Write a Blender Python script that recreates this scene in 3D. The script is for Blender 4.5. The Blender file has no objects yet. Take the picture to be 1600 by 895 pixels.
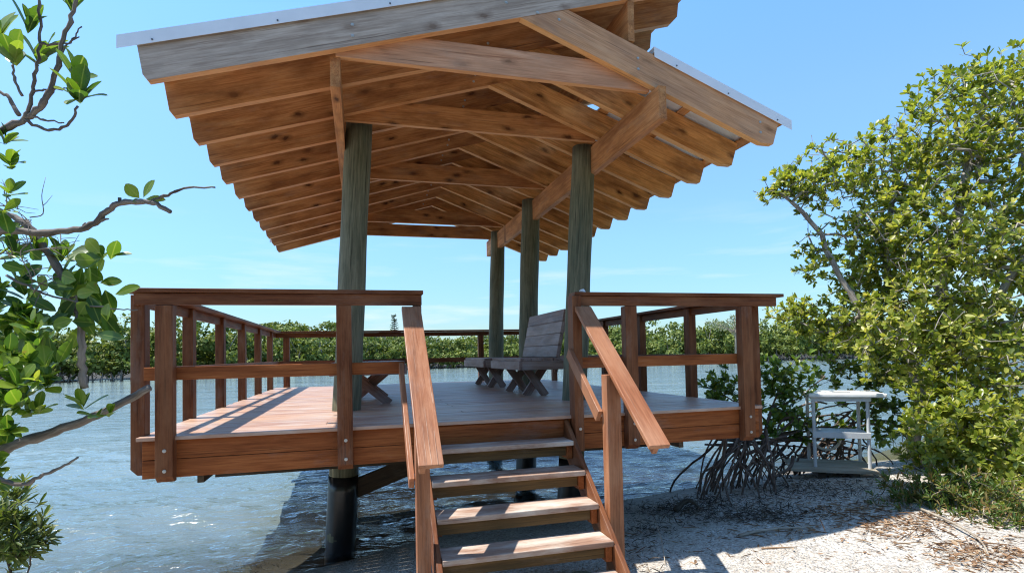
import bpy, math, random
import numpy as np
from mathutils import Vector, Matrix

random.seed(7)
rng = np.random.default_rng(11)
S = bpy.context.scene
COL = S.collection
RAD = math.radians

# ------------------------------------------------------------------ camera
F_PX, CY = 871.761, 525.0
YAW, PIT, ROL = 0.2658, 0.0323, -0.0213
CAM = np.array([1.4935, -4.6407, 0.5457])
_fw = np.array([math.sin(YAW) * math.cos(PIT), math.cos(YAW) * math.cos(PIT), math.sin(PIT)])
_r = np.array([math.cos(YAW), -math.sin(YAW), 0.0])
_u = np.cross(_r, _fw)
_r, _u = _r * math.cos(ROL) + _u * math.sin(ROL), -_r * math.sin(ROL) + _u * math.cos(ROL)
cam = bpy.data.cameras.new('camera')
cam.sensor_width = 36.0
cam.lens = F_PX / 1600 * 36.0
cam.shift_y = (CY - 447.5) / 1600
cam.clip_start, cam.clip_end = 0.05, 3000
co = bpy.data.objects.new('camera', cam)
COL.objects.link(co)
co.matrix_world = Matrix(((_r[0], _u[0], -_fw[0], CAM[0]), (_r[1], _u[1], -_fw[1], CAM[1]),
                          (_r[2], _u[2], -_fw[2], CAM[2]), (0, 0, 0, 1)))
S.camera = co


def at(px, py, d):
    """world point that is d metres deep on the sight line through a photo pixel"""
    return CAM + d * (_fw + _r * (px - 800) / F_PX - _u * (py - CY) / F_PX)


# ------------------------------------------------------------------ light
SUN = Vector((0.47, -0.09, -1.0)).normalized()      # travel direction, read from the rail shadows
EL = math.asin(-SUN.z)
AZ = math.atan2(-SUN.x, -SUN.y)
w = bpy.data.worlds.new('World')
S.world = w
w.use_nodes = True
nt = w.node_tree
nt.nodes.clear()
out = nt.nodes.new('ShaderNodeOutputWorld')
bg = nt.nodes.new('ShaderNodeBackground')
sky = nt.nodes.new('ShaderNodeTexSky')
sky.sky_type = 'NISHITA'
sky.sun_disc = False
sky.sun_elevation = EL
sky.sun_rotation = AZ
sky.altitude = 0
sky.air_density = 1.0
sky.dust_density = 0.25
sky.ozone_density = 1.6
bg.inputs['Strength'].default_value = 0.121
# thin wisps of cloud low over the far shore
tc = nt.nodes.new('ShaderNodeTexCoord')
sep = nt.nodes.new('ShaderNodeSeparateXYZ')
nt.links.new(tc.outputs['Generated'], sep.inputs[0])
mp = nt.nodes.new('ShaderNodeMapping')
mp.inputs['Scale'].default_value = (2.2, 2.2, 16.0)
nt.links.new(tc.outputs['Generated'], mp.inputs[0])
nz = nt.nodes.new('ShaderNodeTexNoise')
nz.inputs['Scale'].default_value = 1.9
nz.inputs['Detail'].default_value = 7
nz.inputs['Roughness'].default_value = 0.55
nt.links.new(mp.outputs[0], nz.inputs['Vector'])
rmp = nt.nodes.new('ShaderNodeMapRange')
rmp.inputs[1].default_value = 0.52
rmp.inputs[2].default_value = 0.72
nt.links.new(nz.outputs['Fac'], rmp.inputs[0])
low = nt.nodes.new('ShaderNodeMapRange')
low.inputs[1].default_value = 0.26
low.inputs[2].default_value = 0.06
nt.links.new(sep.outputs[2], low.inputs[0])
mul = nt.nodes.new('ShaderNodeMath')
mul.operation = 'MULTIPLY'
nt.links.new(rmp.outputs[0], mul.inputs[0])
nt.links.new(low.outputs[0], mul.inputs[1])
mul2 = nt.nodes.new('ShaderNodeMath')
mul2.operation = 'MULTIPLY'
mul2.inputs[1].default_value = 0.55
nt.links.new(mul.outputs[0], mul2.inputs[0])
mix = nt.nodes.new('ShaderNodeMixRGB')
mix.inputs[2].default_value = (5.0, 5.3, 5.5, 1)
nt.links.new(mul2.outputs[0], mix.inputs[0])
# the horizon band is toned down and the blue leans to cyan, as over this warm shallow bay
hz = nt.nodes.new('ShaderNodeValToRGB')
els = hz.color_ramp.elements
for _ in range(3):
    els.new(0.5)
for k_, (p_, c_) in enumerate(((0.0, (0.42, 0.56, 0.66, 1)), (0.19, (0.74, 0.98, 1.12, 1)), (0.37, (1.00, 1.27, 1.40, 1)),
                               (0.54, (1.05, 1.48, 1.75, 1)), (0.9, (1.0, 1.3, 1.4, 1)))):
    els[k_].position = p_
    els[k_].color = c_
nt.links.new(sep.outputs[2], hz.inputs[0])
tint = nt.nodes.new('ShaderNodeMixRGB')
tint.blend_type = 'MULTIPLY'
tint.inputs[0].default_value = 1.0
nt.links.new(sky.outputs[0], tint.inputs[1])
nt.links.new(hz.outputs[0], tint.inputs[2])
nt.links.new(tint.outputs[0], mix.inputs[1])
nt.links.new(mix.outputs[0], bg.inputs[0])
nt.links.new(bg.outputs[0], out.inputs[0])
sl = bpy.data.lights.new('sun', 'SUN')
sl.energy = 4.9
sl.angle = RAD(0.53)
sl.color = (1.0, 0.955, 0.88)
so = bpy.data.objects.new('sun', sl)
COL.objects.link(so)
so.rotation_euler = (-SUN).to_track_quat('Z', 'Y').to_euler()
so.location = (-8, 2, 18)
S.view_settings.view_transform = 'Standard'
S.view_settings.look = 'None'
S.view_settings.gamma = 1.0
S.view_settings.use_curve_mapping = False
S.view_settings.exposure = 0.78
S.cycles.filter_width = 1.15
S.cycles.max_bounces = 10
S.cycles.diffuse_bounces = 5
S.cycles.glossy_bounces = 4
S.cycles.transmission_bounces = 4
S.cycles.transparent_max_bounces = 8
S.cycles.sample_clamp_indirect = 6.0


# ------------------------------------------------------------------ mesh helpers
def nrm(v):
    v = np.asarray(v, float)
    return v / max(np.linalg.norm(v), 1e-9)


class MB:
    """collects pieces; every vertex also stores its grain coordinate (along, across, thick)"""

    def __init__(self):
        self.v, self.f, self.g, self.n, self.mi = [], [], [], 0, []

    def add(self, verts, faces, grain, mi=0):
        verts = np.asarray(verts, float)
        self.v.append(verts)
        self.g.append(np.asarray(grain, float))
        for f in faces:
            self.f.append(tuple(i + self.n for i in f))
            self.mi.append(mi)
        self.n += len(verts)

    def bar(self, p0, p1, wd, ht, up=(0, 0, 1), off=(0, 0)):
        """rectangular timber from p0 to p1; wd sideways, ht along up"""
        p0, p1 = np.asarray(p0, float), np.asarray(p1, float)
        a = nrm(p1 - p0)
        s = nrm(np.cross(a, up))
        u = np.cross(s, a)
        L = np.linalg.norm(p1 - p0)
        V, G = [], []
        o = rng.random(3) * 9
        for l, p in ((0, p0), (L, p1)):
            for x, y in ((-1, -1), (1, -1), (1, 1), (-1, 1)):
                V.append(p + s * (x * wd / 2 + off[0]) + u * (y * ht / 2 + off[1]))
                G.append(o + (l, x * wd / 2, y * ht / 2))
        self.add(V, [(3, 2, 1, 0), (4, 5, 6, 7), (0, 1, 5, 4), (1, 2, 6, 5), (2, 3, 7, 6), (3, 0, 4, 7)], G)

    def box(self, x0, x1, y0, y1, z0, z1):
        d = [x1 - x0, y1 - y0, z1 - z0]
        k = d.index(max(d))
        order = [k] + [i for i in range(3) if i != k]
        o = rng.random(3) * 9
        V, G = [], []
        for x in (x0, x1):
            for y in (y0, y1):
                for z in (z0, z1):
                    V.append((x, y, z))
                    q = np.array((x - x0, y - y0, z - z0))
                    G.append(o + q[order])
        self.add(V, [(0, 1, 3, 2), (4, 6, 7, 5), (0, 4, 5, 1), (2, 3, 7, 6), (0, 2, 6, 4), (1, 5, 7, 3)], G)

    def prism(self, poly, c0, c1, axis='y', grain=(1, 0), mats=None):
        """polygon in the plane across axis, pushed along axis from c0 to c1"""
        n = len(poly)
        o = rng.random(3) * 9
        ga = nrm((grain[0], grain[1]))
        V, G = [], []
        for c in (c0, c1):
            for a, b in poly:
                V.append({'y': (a, c, b), 'x': (c, a, b), 'z': (a, b, c)}[axis])
                G.append(o + (a * ga[0] + b * ga[1], -a * ga[1] + b * ga[0], c - c0))
        area = sum(poly[i][0] * poly[(i + 1) % n][1] - poly[(i + 1) % n][0] * poly[i][1] for i in range(n))
        ccw = area > 0
        if axis == 'y':
            ccw = not ccw
        fs = [tuple(range(n))[::-1] if ccw else tuple(range(n)),
              tuple(range(n, 2 * n)) if ccw else tuple(range(n, 2 * n))[::-1]]
        for i in range(n):
            j = (i + 1) % n
            fs.append((i, j, n + j, n + i) if ccw else (j, i, n + i, n + j))
        m = mats or [0] * len(fs)
        for k, f in enumerate(fs):
            self.f.append(tuple(i + self.n for i in f))
            self.mi.append(m[k] if k < len(m) else 0)
        self.v.append(np.asarray(V, float))
        self.g.append(np.asarray(G, float))
        self.n += 2 * n

    def tube(self, pts, rad, n=8, cap=True):
        pts = np.asarray(pts, float)
        m = len(pts)
        rad = np.broadcast_to(np.asarray(rad, float), (m,))
        t = np.gradient(pts, axis=0)
        t /= np.maximum(np.linalg.norm(t, axis=1, keepdims=True), 1e-9)
        ref = np.array((0, 0, 1.0)) if abs(t[0][2]) < 0.9 else np.array((1.0, 0, 0))
        V, G, L = [], [], 0.0
        o = rng.random(3) * 9
        s = nrm(np.cross(t[0], ref))
        ang = np.arange(n) / n * 2 * math.pi
        for i in range(m):
            s = nrm(s - t[i] * (s @ t[i]))
            b = np.cross(t[i], s)
            if i:
                L += np.linalg.norm(pts[i] - pts[i - 1])
            ring = pts[i] + rad[i] * (np.cos(ang)[:, None] * s + np.sin(ang)[:, None] * b)
            V.extend(ring)
            for a in ang:
                G.append(o + (L, math.cos(a) * rad[i], math.sin(a) * rad[i]))
        fs = []
        for i in range(m - 1):
            for k in range(n):
                k2 = (k + 1) % n
                fs.append((i * n + k, i * n + k2, (i + 1) * n + k2, (i + 1) * n + k))
        if cap:
            fs.append(tuple(range(n))[::-1])
            fs.append(tuple((m - 1) * n + k for k in range(n)))
        self.add(V, fs, G)

    def build(self, name, mats, parent=None, bevel=0.0, smooth=False, loc=None):
        if not isinstance(mats, (list, tuple)):
            mats = [mats]
        V = np.concatenate(self.v)
        base = np.zeros(3)
        if parent is not None:
            base = wloc(parent)
        elif loc is not None:
            base = np.asarray(loc, float)
        V = V - base
        me = bpy.data.meshes.new(name)
        me.from_pydata([tuple(p) for p in V], [], self.f)
        a = me.attributes.new('grain', 'FLOAT_VECTOR', 'POINT')
        a.data.foreach_set('vector', np.concatenate(self.g).astype(np.float32).ravel())
        for mt in mats:
            me.materials.append(mt)
        if len(mats) > 1:
            me.polygons.foreach_set('material_index', self.mi)
        if smooth:
            me.shade_smooth()
        me.validate()
        o = bpy.data.objects.new(name, me)
        COL.objects.link(o)
        if parent is not None:
            o.parent = parent
        elif loc is not None:
            o.location = loc
        if bevel:
            b = o.modifiers.new('bevel', 'BEVEL')
            b.width = bevel
            b.segments = 2
            b.limit_method = 'ANGLE'
        return o


def wloc(o):
    p = np.zeros(3)
    while o is not None:
        p = p + np.array(o.location)
        o = o.parent
    return p


def tag(o, label=None, cat=None, group=None, kind=None):
    if label:
        o['label'] = label
    if cat:
        o['category'] = cat
    if group:
        o['group'] = group
    if kind:
        o['kind'] = kind
    return o


def thing(name, label, cat, loc, group=None):
    o = bpy.data.objects.new(name, None)
    o.empty_display_size = 0.2
    COL.objects.link(o)
    o.location = loc
    return tag(o, label, cat, group)


def copy_part(o, parent, loc):
    c = o.copy()
    COL.objects.link(c)
    c.parent = parent
    c.location = loc
    return c


def npmesh(name, V, Fq, mat, parent=None, loc=None, smooth=False):
    """fast mesh from arrays: V (n,3), Fq (m,k)"""
    base = wloc(parent) if parent is not None else (np.asarray(loc, float) if loc is not None else np.zeros(3))
    me = bpy.data.meshes.new(name)
    m, k = Fq.shape
    me.vertices.add(len(V))
    me.vertices.foreach_set('co', (V - base).astype(np.float32).ravel())
    me.loops.add(m * k)
    me.loops.foreach_set('vertex_index', Fq.astype(np.int32).ravel())
    me.polygons.add(m)
    me.polygons.foreach_set('loop_start', np.arange(m, dtype=np.int32) * k)
    me.polygons.foreach_set('loop_total', np.full(m, k, np.int32))
    me.update(calc_edges=True)
    me.materials.append(mat)
    if smooth:
        me.polygons.foreach_set('use_smooth', np.ones(m, bool))
    o = bpy.data.objects.new(name, me)
    COL.objects.link(o)
    if parent is not None:
        o.parent = parent
    elif loc is not None:
        o.location = loc
    return o


# ------------------------------------------------------------------ materials
class NT:
    def __init__(self, name):
        self.m = bpy.data.materials.new(name)
        self.m.use_nodes = True
        self.t = self.m.node_tree
        self.t.nodes.clear()
        self.out = self.n('ShaderNodeOutputMaterial')

    def n(self, typ, **kw):
        x = self.t.nodes.new(typ)
        for k, v in kw.items():
            if k.startswith('i_'):
                key = k[2:].replace('_', ' ')
                x.inputs[key].default_value = v
            else:
                setattr(x, k, v)
        return x

    def l(self, a, b):
        self.t.links.new(a, b)

    def noise(self, vec, scale, detail=4, rough=0.55, dist=0.0):
        x = self.n('ShaderNodeTexNoise')
        x.inputs['Scale'].default_value = scale
        x.inputs['Detail'].default_value = detail
        x.inputs['Roughness'].default_value = rough
        x.inputs['Distortion'].default_value = dist
        if vec is not None:
            self.l(vec, x.inputs['Vector'])
        return x.outputs['Fac']

    def ramp(self, fac, stops):
        x = self.n('ShaderNodeValToRGB')
        e = x.color_ramp.elements
        while len(e) < len(stops):
            e.new(0.5)
        for k, (p, c) in zip(e, stops):
            k.position = p
            k.color = (*c, 1) if len(c) == 3 else c
        self.l(fac, x.inputs[0])
        return x.outputs[0]

    def scale(self, vec, s):
        x = self.n('ShaderNodeMapping')
        x.inputs['Scale'].default_value = s
        self.l(vec, x.inputs[0])
        return x.outputs[0]

    def mix(self, fac, a, b, mode='MIX'):
        x = self.n('ShaderNodeMixRGB', blend_type=mode)
        for i, q in ((0, fac), (1, a), (2, b)):
            if isinstance(q, (int, float)):
                x.inputs[i].default_value = q
            elif isinstance(q, tuple):
                x.inputs[i].default_value = (*q, 1)
            else:
                self.l(q, x.inputs[i])
        return x.outputs[0]

    def math(self, op, a, b=0.0, clamp=False):
        x = self.n('ShaderNodeMath', operation=op)
        x.use_clamp = clamp
        for i, q in ((0, a), (1, b)):
            if isinstance(q, (int, float)):
                x.inputs[i].default_value = q
            else:
                self.l(q, x.inputs[i])
        return x.outputs[0]

    def maprange(self, v, a, b, c=0.0, d=1.0):
        x = self.n('ShaderNodeMapRange')
        for i, q in enumerate((a, b, c, d)):
            x.inputs[i + 1].default_value = q
        self.l(v, x.inputs[0])
        return x.outputs[0]

    def bump(self, h, strength, dist=0.01, prev=None):
        x = self.n('ShaderNodeBump')
        x.inputs['Strength'].default_value = strength
        x.inputs['Distance'].default_value = dist
        self.l(h, x.inputs['Height'])
        if prev is not None:
            self.l(prev, x.inputs['Normal'])
        return x.outputs[0]

    def bsdf(self, color, rough, normal=None, metal=0.0, spec=0.5):
        x = self.n('ShaderNodeBsdfPrincipled')
        for k, q in (('Base Color', color), ('Roughness', rough), ('Metallic', metal), ('Specular IOR Level', spec)):
            if isinstance(q, (int, float)):
                x.inputs[k].default_value = q
            elif isinstance(q, tuple):
                x.inputs[k].default_value = (*q, 1)
            else:
                self.l(q, x.inputs[k])
        if normal is not None:
            self.l(normal, x.inputs['Normal'])
        return x

    def done(self, shader):
        self.l(shader, self.out.inputs[0])
        return self.m


def wood(name, dark, mid, light, knots=0.0, rough=0.6, stain=None, stain_amt=0.0, vary=0.18, spec=0.35, streak=1.0):
    t = NT(name)
    at_ = t.n('ShaderNodeAttribute', attribute_name='grain')
    g = at_.outputs['Vector']
    geo = t.n('ShaderNodeNewGeometry')
    ri = geo.outputs['Random Per Island']
    fine = t.noise(t.scale(g, (1.6, 42, 42)), 2.2, 6, 0.62, 0.4)
    wide = t.noise(t.scale(g, (0.7, 9, 9)), 1.6, 4, 0.5, 1.2)
    fac = t.math('ADD', t.math('MULTIPLY', fine, 0.55), t.math('MULTIPLY', wide, 0.5))
    c = t.ramp(fac, [(0.34, dark), (0.52, mid), (0.72, light)])
    bri = t.maprange(ri, 0, 1, 1 - vary, 1 + vary)
    hsv = t.n('ShaderNodeHueSaturation')
    t.l(c, hsv.inputs['Color'])
    t.l(bri, hsv.inputs['Value'])
    t.l(t.maprange(ri, 0, 1, 0.492, 0.508), hsv.inputs['Hue'])
    c = hsv.outputs[0]
    if knots:
        vo = t.n('ShaderNodeTexVoronoi', voronoi_dimensions='2D')
        vo.inputs['Scale'].default_value = 1.0
        vo.inputs['Randomness'].default_value = 1.0
        wob = t.n('ShaderNodeVectorMath', operation='ADD')
        nzz = t.n('ShaderNodeTexNoise')
        nzz.inputs['Scale'].default_value = 14
        t.l(g, nzz.inputs['Vector'])
        sc_ = t.n('ShaderNodeVectorMath', operation='SCALE')
        sc_.inputs['Scale'].default_value = 0.05
        t.l(nzz.outputs['Color'], sc_.inputs[0])
        t.l(g, wob.inputs[0])
        t.l(sc_.outputs[0], wob.inputs[1])
        t.l(t.scale(wob.outputs[0], (1.7, 4.0, 2.0)), vo.inputs['Vector'])
        k = t.ramp(vo.outputs['Distance'], [(0.045, (1, 1, 1)), (0.075, (0.6, 0.6, 0.6)), (0.17, (0, 0, 0))])
        few = t.maprange(t.noise(g, 0.9, 2, 0.5), 0.44, 0.58, 0.15, 1.0)
        c = t.mix(t.math('MULTIPLY', t.math('MULTIPLY', k, knots), few), c, (0.085, 0.03, 0.010))
    if stain is not None:
        big = t.noise(t.scale(g, (1.1, 3.5, 3.5)), 1.7, 5, 0.65)
        c = t.mix(t.math('MULTIPLY', t.maprange(big, 0.42, 0.66), stain_amt), c, stain)
    ck = t.maprange(t.noise(t.scale(g, (0.55, 46, 46)), 1.5, 3, 0.55, 0.25), 0.345, 0.30)
    c = t.mix(t.math('MULTIPLY', ck, 0.6), c, t.mix(1.0, c, (0.22, 0.2, 0.18), 'MULTIPLY'))
    gy = t.noise(t.scale(g, (0.8, 2.2, 2.2)), 2.4, 5, 0.7)
    c = t.mix(t.math('MULTIPLY', t.maprange(gy, 0.55, 0.75), 0.28), c, (0.27, 0.235, 0.205))
    h = t.math('ADD', t.math('SUBTRACT', fine, t.math('MULTIPLY', ck, 0.8)), t.math('MULTIPLY', wide, 0.4))
    b = t.bump(h, 0.4 * streak, 0.004)
    rr = t.maprange(fine, 0.3, 0.7, rough - 0.1, rough + 0.12)
    return t.done(t.bsdf(c, rr, b, 0, spec).outputs[0])


M = {}
M['cedar'] = wood('cedar', (0.33, 0.122, 0.036), (0.61, 0.27, 0.092), (0.74, 0.40, 0.165), knots=1.0, rough=0.65,
                  stain=(0.17, 0.058, 0.02), stain_amt=0.65, vary=0.34, spec=0.2)
M['cedar_bounce_edge'] = wood('cedar_edge_painted_bounce', (0.46, 0.20, 0.075), (0.68, 0.34, 0.14), (0.78, 0.44, 0.21), knots=0.35, rough=0.6, vary=0.12, spec=0.2)  # paler rafter and tie edges: bounce light from below put into the colour
M['cedar_grey'] = wood('cedar_weathered', (0.27, 0.195, 0.145), (0.50, 0.395, 0.315), (0.66, 0.545, 0.45), knots=0.7, rough=0.8,
                       stain=(0.27, 0.205, 0.16), stain_amt=0.55, vary=0.05, spec=0.15)
M['cedar_tan'] = wood('cedar_half_weathered', (0.37, 0.155, 0.072), (0.63, 0.315, 0.165), (0.75, 0.43, 0.26), knots=0.7, rough=0.7,
                      stain=(0.37, 0.20, 0.12), stain_amt=0.5, vary=0.05, spec=0.2)
M['red'] = wood('stained_hardwood', (0.055, 0.0165, 0.0055), (0.15, 0.050, 0.017), (0.25, 0.094, 0.034), rough=0.5,
                stain=(0.29, 0.135, 0.065), stain_amt=0.45, vary=0.32, spec=0.2)
M['redlight'] = wood('stained_hardwood_handrail', (0.15, 0.052, 0.019), (0.29, 0.112, 0.045), (0.40, 0.175, 0.08), rough=0.45,
                     stain=(0.44, 0.23, 0.13), stain_amt=0.55, vary=0.14, spec=0.35)
M['fascia'] = wood('stained_fascia', (0.13, 0.036, 0.009), (0.31, 0.10, 0.027), (0.44, 0.165, 0.05), rough=0.55,
                   stain=(0.15, 0.04, 0.012), stain_amt=0.5, vary=0.22, spec=0.15)
M['deck'] = wood('deck_boards', (0.21, 0.10, 0.055), (0.39, 0.205, 0.118), (0.50, 0.30, 0.195), rough=0.42,
                 stain=(0.50, 0.42, 0.36), stain_amt=0.65, vary=0.18, spec=0.65)
M['tread'] = wood('tread_boards', (0.16, 0.085, 0.05), (0.30, 0.18, 0.12), (0.42, 0.29, 0.21), rough=0.6,
                 stain=(0.60, 0.54, 0.46), stain_amt=0.8, vary=0.1, spec=0.4)
M['green_wood'] = wood('treated_lumber', (0.055, 0.035, 0.010), (0.115, 0.07, 0.023), (0.19, 0.12, 0.045), rough=0.7, vary=0.2)
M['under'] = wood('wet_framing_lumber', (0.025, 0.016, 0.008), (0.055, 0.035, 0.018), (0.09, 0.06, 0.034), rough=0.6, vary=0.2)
M['bench'] = wood('bench_hardwood', (0.10, 0.052, 0.034), (0.23, 0.13, 0.092), (0.36, 0.24, 0.185), rough=0.5,
                  stain=(0.40, 0.32, 0.29), stain_amt=0.6, vary=0.2, spec=0.3)
M['grey_plank'] = wood('bleached_plank', (0.22, 0.185, 0.13), (0.37, 0.32, 0.24), (0.48, 0.43, 0.34), rough=0.8, vary=0.15)


def pole_mat():
    t = NT('treated_pole')
    g = t.n('ShaderNodeAttribute', attribute_name='grain').outputs['Vector']
    fine = t.noise(t.scale(g, (1.2, 30, 30)), 2.0, 6, 0.65, 0.5)
    big = t.noise(t.scale(g, (1.0, 4, 4)), 1.3, 5, 0.65)
    c = t.ramp(fine, [(0.3, (0.06, 0.06, 0.036)), (0.52, (0.14, 0.138, 0.085)), (0.75, (0.26, 0.245, 0.16))])
    c = t.mix(t.math('MULTIPLY', t.maprange(big, 0.45, 0.68), 0.6), c, (0.26, 0.235, 0.15))
    c = t.mix(t.math('MULTIPLY', t.maprange(big, 0.45, 0.3), 0.4), c, (0.055, 0.10, 0.075))
    cr = t.noise(t.scale(g, (0.6, 60, 60)), 1.4, 2, 0.5, 0.2)
    c = t.mix(t.math('MULTIPLY', t.maprange(cr, 0.36, 0.30), 0.8), c, (0.035, 0.035, 0.02))
    b = t.bump(t.math('ADD', fine, t.maprange(cr, 0.36, 0.30, 0, -1.5)), 0.5, 0.006)
    return t.done(t.bsdf(c, 0.75, b, 0, 0.3).outputs[0])


M['pole'] = pole_mat()


def simple(name, col, rough, metal=0.0, spec=0.5, nscale=0, namt=0.2, bump=0.0):
    t = NT(name)
    c = col
    nrmv = None
    if nscale:
        p = t.n('ShaderNodeTexCoord').outputs['Object']
        f = t.noise(p, nscale, 6, 0.6)
        c = t.mix(t.maprange(f, 0.3, 0.7), tuple(x * (1 - namt) for x in col), tuple(min(1, x * (1 + namt)) for x in col))
        if bump:
            nrmv = t.bump(f, bump, 0.01)
    return t.done(t.bsdf(c, rough, nrmv, metal, spec).outputs[0])


M['metal'] = simple('painted_steel', (0.80, 0.82, 0.86), 0.4, 0.0, 0.5, 3, 0.06)
M['bolt'] = simple('galvanised_bolt', (0.5, 0.49, 0.46), 0.5, 0.6)
M['screw'] = simple('dark_screw', (0.12, 0.13, 0.15), 0.5, 0.3)
M['sleeve'] = simple('pile_sleeve', (0.012, 0.012, 0.013), 0.28, 0, 0.6, 5, 0.4, 0.05)
M['white_plastic'] = simple('white_plastic', (0.80, 0.80, 0.77), 0.4, 0, 0.5, 9, 0.10)
M['grey_plastic'] = simple('grey_plastic', (0.55, 0.57, 0.57), 0.5, 0, 0.5, 6, 0.1)
M['shell'] = simple('shell', (0.80, 0.77, 0.72), 0.5, 0, 0.4, 30, 0.15, 0.2)


def bark_mat(name, dark, mid, light, sc=1.0):
    t = NT(name)
    g = t.n('ShaderNodeAttribute', attribute_name='grain').outputs['Vector']
    p = t.n('ShaderNodeTexCoord').outputs['Object']
    f = t.noise(t.scale(g, (8 * sc, 60 * sc, 60 * sc)), 1.4, 6, 0.65)
    b2 = t.noise(p, 5 * sc, 4, 0.6)
    c = t.ramp(t.math('ADD', t.math('MULTIPLY', f, 0.6), t.math('MULTIPLY', b2, 0.4)), [(0.36, dark), (0.5, mid), (0.66, light)])
    return t.done(t.bsdf(c, 0.85, t.bump(f, 0.7, 0.006), 0, 0.2).outputs[0])


M['bark'] = bark_mat('mangrove_bark', (0.11, 0.095, 0.08), (0.27, 0.245, 0.215), (0.46, 0.43, 0.39))
M['bark_left'] = bark_mat('grey_brown_bark', (0.06, 0.048, 0.04), (0.155, 0.13, 0.11), (0.29, 0.255, 0.22), 0.8)
M['bark_dark'] = bark_mat('dark_bark', (0.035, 0.028, 0.022), (0.085, 0.07, 0.055), (0.17, 0.145, 0.12))
M['root'] = bark_mat('root_bark', (0.05, 0.035, 0.028), (0.13, 0.095, 0.075), (0.25, 0.195, 0.16))
M['dead'] = bark_mat('dead_wood', (0.16, 0.125, 0.09), (0.32, 0.27, 0.21), (0.50, 0.44, 0.36))


def leaf_mat(name, cols, trans=0.35, rough=0.42, spec=0.5, pos=None, tint=(1.25, 1.25, 0.55), rib=False):
    t = NT(name)
    geo = t.n('ShaderNodeNewGeometry')
    p = t.n('ShaderNodeTexCoord').outputs['Object']
    n = len(cols)
    big = t.noise(p, 1.3, 3, 0.6)
    f = t.math('ADD', t.math('MULTIPLY', geo.outputs['Random Per Island'], 0.78), t.maprange(big, 0.3, 0.7, 0.0, 0.22))
    pos = pos or [i / (n - 1) for i in range(n)]
    c = t.ramp(f, list(zip(pos, cols)))
    if rib:
        gs = t.n('ShaderNodeSeparateXYZ')
        t.l(t.n('ShaderNodeAttribute', attribute_name='grain').outputs['Vector'], gs.inputs[0])
        v_ = t.math('ABSOLUTE', gs.outputs[1])
        c = t.mix(t.maprange(v_, 0.055, 0.02, 0.0, 0.5), c, (0.30, 0.36, 0.09))
        old = t.noise(p, 26, 3, 0.6)
        c = t.mix(t.maprange(t.math('ADD', old, t.math('MULTIPLY', v_, 0.25)), 0.72, 0.80, 0, 0.7), c, (0.22, 0.15, 0.05))
    b = t.bsdf(c, rough, None, 0, spec)
    tr = t.n('ShaderNodeBsdfTranslucent')
    t.l(t.mix(1.0, c, tint, 'MULTIPLY'), tr.inputs[0])
    mx = t.n('ShaderNodeMixShader')
    mx.inputs[0].default_value = trans
    t.l(b.outputs[0], mx.inputs[1])
    t.l(tr.outputs[0], mx.inputs[2])
    return t.done(mx.outputs[0])


M['leaf'] = leaf_mat('mangrove_leaf', [(0.06, 0.10, 0.016), (0.17, 0.225, 0.032), (0.30, 0.345, 0.055), (0.43, 0.43, 0.09),
                                       (0.56, 0.49, 0.16), (0.45, 0.23, 0.06)], 0.45, 0.32, pos=[0, 0.25, 0.55, 0.8, 0.95, 1.0])
M['leaf_deep'] = leaf_mat('young_mangrove_leaf', [(0.035, 0.08, 0.016), (0.085, 0.15, 0.024), (0.155, 0.235, 0.035), (0.27, 0.31, 0.055)], 0.4, 0.33)
M['leaf_near'] = leaf_mat('red_mangrove_leaf', [(0.022, 0.06, 0.012), (0.06, 0.13, 0.018), (0.12, 0.215, 0.024), (0.22, 0.30, 0.04),
                                                (0.36, 0.34, 0.06)], 0.50, 0.36, 0.45, pos=[0, 0.3, 0.6, 0.86, 1.0], rib=True)
M['leaf_soft'] = leaf_mat('soft_shrub_leaf', [(0.045, 0.08, 0.02), (0.09, 0.135, 0.03), (0.15, 0.19, 0.05), (0.22, 0.23, 0.08)], 0.36, 0.5)
M['leaf_herb'] = leaf_mat('narrow_herb_leaf', [(0.03, 0.08, 0.016), (0.075, 0.14, 0.025), (0.13, 0.19, 0.04), (0.23, 0.18, 0.06), (0.27, 0.12, 0.05)], 0.35, 0.5)
M['leaf_far'] = leaf_mat('far_mangrove_leaf', [(0.05, 0.085, 0.018), (0.10, 0.145, 0.028), (0.165, 0.205, 0.04), (0.235, 0.25, 0.06)], 0.25, 0.6, 0.3)
M['leaf_pine'] = leaf_mat('conifer_needle', [(0.05, 0.085, 0.04), (0.10, 0.14, 0.07)], 0.1, 0.6, 0.3)
M['leaf_pale'] = leaf_mat('pale_far_leaf', [(0.13, 0.16, 0.10), (0.2, 0.23, 0.14), (0.28, 0.28, 0.2)], 0.25, 0.6, 0.3)
M['litter'] = leaf_mat('leaf_litter', [(0.10, 0.055, 0.03), (0.22, 0.12, 0.06), (0.33, 0.21, 0.12), (0.42, 0.33, 0.22)], 0.1, 0.7, 0.3, tint=(1, .9, .7))
M['wrack'] = leaf_mat('seaweed_wrack', [(0.02, 0.014, 0.01), (0.05, 0.035, 0.022), (0.09, 0.065, 0.04), (0.17, 0.13, 0.09)], 0.05, 0.6, 0.4, tint=(1, .9, .7))

# ------------------------------------------------------------------ terrain
WATER_Z = -1.45


def sstep(a, b, x):
    t = np.clip((x - a) / (b - a), 0, 1)
    return t * t * (3 - 2 * t)


def shore_y(x):
    return np.interp(x, [-60, -12, -4, -1.5, -0.3, 0.6, 1.6, 3.0, 5.2, 7.4, 10, 14, 25, 60],
                     [-26, -5.5, -1.2, 0.05, 0.50, 0.85, 1.30, 1.95, 2.4, 2.85, 3.4, 5.0, 10, 30])


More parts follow.
